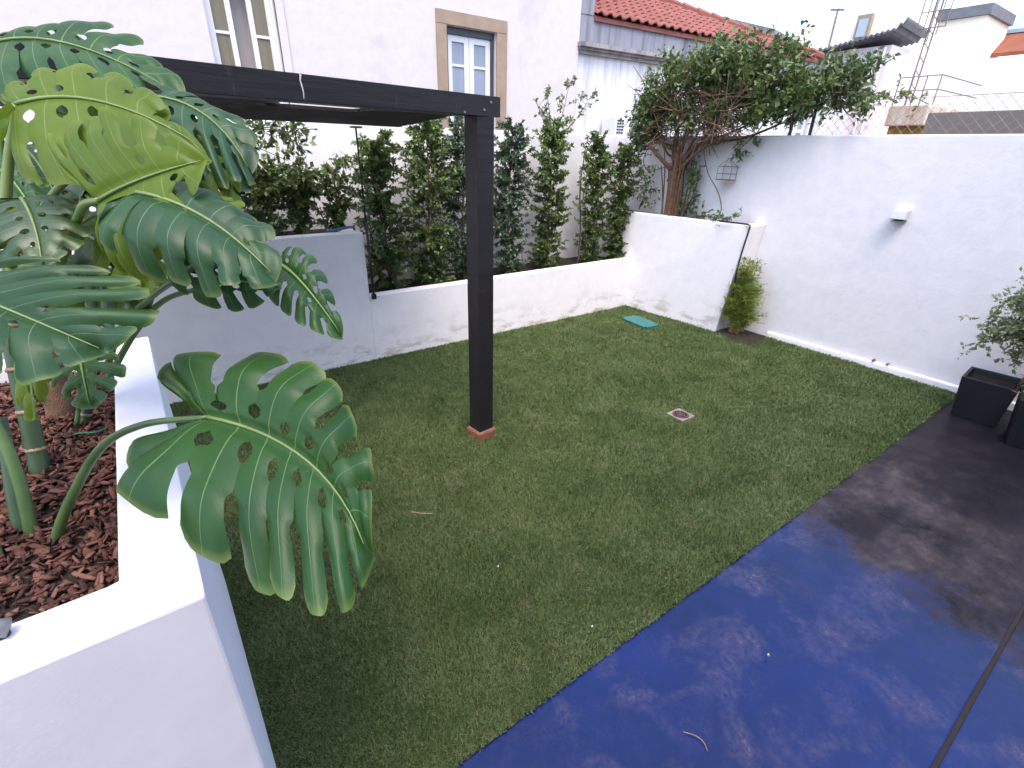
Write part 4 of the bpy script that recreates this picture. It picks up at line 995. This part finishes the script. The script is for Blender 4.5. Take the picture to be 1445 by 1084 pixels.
# roof: sloping tile plane with a hip at its right end
EZ, RZ = 4.12, 5.35; EY = -.06; RY = 2.6
def roofp(x, f): return np.array([x, fl(x, EY+(RY-EY)*f), EZ+(RZ-EZ)*f])
m = MB(); P = [roofp(7.47, 0), roofp(14.9, 0), roofp(11.6, 1), roofp(7.47, 1)]; m.hexa([p-np.array([0, 0, .10]) for p in P]+[p-np.array([0, 0, .03]) for p in P]); rf = m.build('roof', MAT['tile'], th)
TW, TL = .23, .36
def tile_mesh():
    V = []; n = 6
    for e, z in ((0, .0), (1, .02)):
        for i in range(n+1):
            a = i/n; V.append((a*TW, -e*TL, .045*math.sin(math.pi*min(1, a/.68)) if a < .68 else .0)); V[-1] = (V[-1][0], V[-1][1], V[-1][2]+z)
    for i in range(n+1): V.append((V[n+1+i][0], -TL, V[n+1+i][2]-.022))
    F = [(i, n+1+i, n+2+i, i+1) for i in range(n)]+[(n+1+i, 2*n+2+i, 2*n+3+i, n+2+i) for i in range(n)]
    return mesh_from('roof_tile', V, F)
tm = tile_mesh(); tm.materials.append(MAT['tile'])
slope = math.atan2(RZ-EZ, RY-EY); rl = math.hypot(RZ-EZ, RY-EY); nrow = int(rl/(TL*.88)); cnt = 0; extra = MB()
tv = [tuple(v.co) for v in tm.vertices]; tf = [tuple(p.vertices) for p in tm.polygons]
for rrow in range(nrow):
    f1 = (rrow+1)*TL*.88/rl
    if f1 > 1: break
    xe = 14.9-(14.9-11.6)*f1
    x = 7.48
    while x < xe-.1:
        p = roofp(x, f1); mt = Matrix.Translation(Vector(p)+Vector((0, 0, .005)))@Matrix.Rotation(math.atan(-.0627), 4, 'Z')@Matrix.Rotation(slope, 4, 'X')
        if x < 14.9 and cnt < 290 and rrow < 8:
            o = bpy.data.objects.new('roof_tile', tm); col.objects.link(o); o.parent = rf; o.matrix_local = mt@Matrix.Rotation(rnd.uniform(-.02, .02), 4, 'Z'); cnt += 1
        else: extra.add([mt@Vector(v) for v in tv], tf)
        x += TW
if extra.V: e = extra.build('roof_tile_field', MAT['tile'], rf); e['kind'] = 'stuff'
m = MB(); q0 = roofp(7.47, 1); q1 = roofp(11.6, 1); q2 = roofp(14.95, 0)
for i in range(12):
    a = q0+(q1-q0)*i/12; b2 = q0+(q1-q0)*(i+1)/12; m.tube([a+np.array([0, 0, .04]), b2+np.array([0, 0, .0])], [.10, .085], 8)
for i in range(12):
    a = q1+(q2-q1)*i/12; b2 = q1+(q2-q1)*(i+1)/12; m.tube([a+np.array([0, 0, .05]), b2+np.array([0, 0, .03])], [.10, .085], 8)
m.build('ridge_tiles', MAT['tile'], rf)
# outdoor unit on the facade
ac = empty('air_conditioner'); tag(ac, 'white outdoor air conditioner with round fan grille above the boundary wall', 'air conditioner')
m = MB(); m.box((7.80, 7.55, 1.85), (8.85, 7.92, 2.50)); m.build('casing', MAT['paint'], ac, bevel=.02)
m = MB(); ring(m, .0, .26, 0, .02, 24, c=(0, 0)); o = m.build('fan_grille', MAT['grey'], ac); o.rotation_euler = (R(90), 0, 0); o.location = (8.43, 7.545, 2.16)
for i in range(5):
    for j in range(3): 
        m = MB(); m.box((7.84+.065*j, 7.538, 2.22+.052*i), (7.885+.065*j, 7.552, 2.245+.052*i)); m.build('vent_slot', MAT['black'], ac)
m = MB(); m.box((7.9, 7.92, 1.80), (7.96, 8.02, 1.86)); m.box((8.7, 7.92, 1.80), (8.76, 8.0, 1.86)); m.build('bracket', MAT['grey'], ac)

# chain link fence on the right wall
cf = empty('chain_link_fence'); tag(cf, 'rusty chain link fence standing on top of the right garden wall', 'fence')
def wx(y): return 5.607+.10-.0257*y
m = MB(); y0, y1, z0, z1 = -.85, 2.78, 2.085, 2.37; hgt = z1-z0; sp = .082; k = 0; y = y0-hgt
while y < y1:
    for sgn in (1, -1):
        a0, b0, a1, b1 = (y, z0, y+hgt, z1) if sgn == 1 else (y, z1, y+hgt, z0)
        f0 = max(0, (y0-a0)/hgt); f1 = min(1, (y1-a0)/hgt)
        if f1 > f0: m.tube([(wx(a0+f0*hgt), a0+f0*hgt, b0+(b1-b0)*f0), (wx(a0+f1*hgt), a0+f1*hgt, b0+(b1-b0)*f1)], .0018, 3, cap=False)
    y += sp
m.tube([(wx(y0), y0, z1), (wx(y1), y1, z1)], .0025, 4); m.build('wire_mesh', MAT['rust'], cf)
for yy in (2.78, 2.98, .35, -.85):
    m = MB(); m.tube([(wx(yy), yy, 2.06), (wx(yy), yy, 2.42)], .016, 8); m.build('post', MAT['darkframe'], cf)

# things beyond the right wall
gw = MB(); gw.box((8.6, -8, -.05), (8.8, 2.80, 2.435)); tag(gw.build('cement_wall', MAT['greywall'], bevel=.01), 'bare brown grey cement wall seen through the chain link fence', 'wall')
oc = empty('ochre_balcony'); tag(oc, 'ochre balcony with stained edge and thin railing beyond the right wall', 'balcony')
a = on(1255, 150, 0, 10.8); b = on(1311, 152, 0, 10.8); ztop = a[2]
m = MB(); m.box((10.8, b[1], ztop-.30), (13.0, a[1], ztop)); m.build('parapet', MAT['stainwhite'], oc, bevel=.02)
m = MB(); m.box((10.98, b[1]+.04, -.05), (13.0, a[1]-.02, ztop-.302)); m.build('wall', MAT['ochre'], oc)
m = MB(); zr = ztop+.42
for i in range(4):
    yy = b[1]+(a[1]-b[1])*i/3; m.tube([(10.9, yy, ztop), (10.9, yy, zr)], .010, 5)
for z in (zr, zr-.20): m.tube([(10.9, b[1], z), (10.9, a[1], z)], .010, 5); m.tube([(10.9, b[1], z), (12.9, b[1], z)], .010, 5)
m.build('railing', MAT['grey'], oc)
bp = empty('balcony_plants'); tag(bp, 'straggly potted greenery spilling over the ochre balcony', 'plant')
sprig(bp, curve([(10.75, b[1], ztop), (10.75, (a[1]+b[1])/2, ztop+.12), (10.75, a[1]+.15, ztop+.16), (10.7, a[1]+.5, ztop+.25)], 5), 26, 9, .09, MAT['shrubl'], .12)

# shed with corrugated sheet roof
sh = empty('rooftop_shed'); tag(sh, 'pale pink rooftop shed under a dark corrugated sheet', 'shed')
X = 17.0; p0 = on(1168, 62, 0, X); p1 = on(1272, 52, 0, X); zt = p1[2]
m = MB(); m.box((X, p1[1]+.15, 2.0), (X+3, p0[1]-.1, zt-.15)); m.build('wall', MAT['pink'], sh)
m = MB(); nn = 34; V = []
for i in range(nn+1):
    yy = p1[1]-.15+(p0[1]+.1-p1[1]+.15)*i/nn; hh = .06*math.cos(i*math.pi) + (.40 if i < 1 else (.20 if i < 3 else 0))
    zz = zt+.18-.30*i/nn+hh*.38
    V += [(X-.35, yy, zz), (X+1.2, yy, zz-.10), (X-.35, yy, zz-.05), (X+1.2, yy, zz-.15)]
F = []
for i in range(nn):
    q = i*4; F += [(q, q+1, q+5, q+4), (q+2, q+6, q+7, q+3), (q, q+4, q+6, q+2), (q+1, q+3, q+7, q+5)]
F += [(0, 2, 3, 1), (nn*4, nn*4+1, nn*4+3, nn*4+2)]
m.add(V, F); m.build('corrugated_roof', MAT['slate'], sh)
m = MB()
for u, v in ((1238, 68), (1250, 66)):
    q = on(u, v, 0, X-.05); m.tube([(q[0], q[1], 2.5), (q[0], q[1], q[2])], .03, 6)
m.build('downpipe', MAT['farwhite'], sh)

# antenna mast
am = empty('antenna_mast'); tag(am, 'tall thin lattice antenna mast rising out of the picture', 'antenna')
X = 14.0; q = on(1283, 140, 0, X); by = q[1]
m = MB(); w = .10
for dy in (-.05, .05): m.tube([(X, by+dy, 2.2), (X, by+dy*1.1, 6.2)], .016, 6)
z = 2.5
while z < 4.6: m.tube([(X, by-.05, z), (X, by+.05, z+.12)], .009, 4); z += .24
m.build('mast', MAT['rust'], am)
m = MB()
for dy in (-.24, -.12, .0, .12, .24): m.tube([(X-.06, by+dy, 4.05+abs(dy)), (X-.06, by+dy, 6.4)], .011, 5)
z = 4.3
while z < 6.4: m.tube([(X-.06, by-.25, z), (X-.06, by+.25, z)], .010, 5); z += .28
m.build('reflector_grid', MAT['rust'], am)

# far buildings, almost burnt out by the light
def far_block(label, X, u0, u1, vtop, mat, depth, coping=None):
    root = empty('far_building'); tag(root, label, 'building'); a = on(u0, vtop, 0, X); b = on(u1, vtop, 0, X)
    ztop = (a[2]+b[2])/2; m = MB(); m.box((X, b[1], -.05), (X+depth, a[1], ztop)); m.build('wall', mat, root)
    if coping:
        m = MB(); m.box((X-.12, b[1]-.1, ztop+.003), (X+depth, a[1]+.1, ztop+coping)); m.build('coping', MAT['slate'], root)
    return root, a, b, ztop
r1, a, b, zt = far_block('cream far building with a dark flat roof edge behind the mast', 24, 1328, 1392, 26, MAT['cream'], 2.5, .30)
m = MB(); m.box((23.98, b[1]+.9, zt-3.4), (24.02, a[1]-.7, zt-2.2)); m.build('panel', MAT['farwhite'], r1)
r2, a, b, zt = far_block('white far house with an orange tiled roof at the right edge', 26, 1372, 1700, 72, MAT['farwhite'], 8)
e0 = on(1382, 70, 0, 25.7); e1 = (25.7, -14., e0[2]); dz = 2.2
m = MB(); P = [(25.7, -14, zt), (25.7, e0[1], zt), (29, e0[1]-.5, zt+dz), (29, -14, zt+dz)]
m.hexa(P+[(x, y, z+.12) for x, y, z in P]); rf2 = m.build('roof', MAT['tile2'], r2)
s1 = on(1440, 45, 0, 27.0); m = MB(); P = [(26.7, s1[1]-.7, zt+.78), (26.7, s1[1]+.35, zt+.78), (27.6, s1[1]+.35, zt+1.38), (27.6, s1[1]-.7, zt+1.38)]
m.hexa([(x, y, z+.05) for x, y, z in P]+[(x, y, z+.16) for x, y, z in P]); m.build('skylight', MAT['glass'], rf2)
r3, a, b, zt = far_block('distant white house with a small dormer above the shed', 34, 1120, 1300, 22, MAT['farwhite'], 8)
dm = on(1217, 38, 0, 33.7); m = MB(); m.box((33.7, dm[1]-.35, dm[2]-.5), (33.95, dm[1]+.35, dm[2]+.55)); df = m.build('dormer', MAT['stone'], r3)
m = MB(); m.box((33.66, dm[1]-.22, dm[2]-.45), (33.70, dm[1]+.22, dm[2]+.35)); m.build('pane', MAT['glass'], df)
an = empty('roof_antenna'); tag(an, 'small rooftop aerial standing on the white distant house', 'antenna'); q = on(1174, 48, 0, 30.0); q1 = on(1182, 12, 0, 30)
m = MB(); m.tube([(30, q[1], 3), (30, q[1], q1[2])], .05, 6); m.tube([(30, q[1]-.3, q1[2]-.1), (30, q[1]+.35, q1[2])], .05, 6); m.build('mast', MAT['rust'], an)
r4, a, b, zt = far_block('broad white far building low behind the cement wall', 20, 1296, 1480, 84, MAT['farwhite'], 3)
gp = empty('grey_gable'); tag(gp, 'blue grey lean-to roof just right of the red tiled roof', 'roof')
q = on(1130, 62, 1, 9.0); m = MB(); m.hexa([(14.0, 8.4, 3.9), (17.5, 8.2, 3.9), (17.5, 10.5, 3.9), (14.0, 10.5, 3.9), (14.0, 8.4, 4.75), (17.5, 8.2, 4.25), (17.5, 10.5, 5.0), (14.0, 10.5, 5.4)]); m.build('sheet', MAT['parapet'], gp)

# ------------------------------------------------------------------ the house behind the terrace (casts the courtyard's shade)
hs = empty('own_house'); tag(hs, 'white house wall behind the terrace, out of the picture', 'building')
m = MB(); m.box((-9.0, -10.0, -.05), (9.5, -3.2, 7.9)); m.build('wall', MAT['house'], hs)
for x in (-2.0, 1.2, 4.4):
    m = MB(); m.box((x, -3.195, .15), (x+1.2, -3.16, 2.3)); w = m.build('window', MAT['paint'], hs)
    m = MB(); m.box((x+.1, -3.158, .25), (x+1.1, -3.145, 2.2)); m.build('pane', MAT['glass'], w)
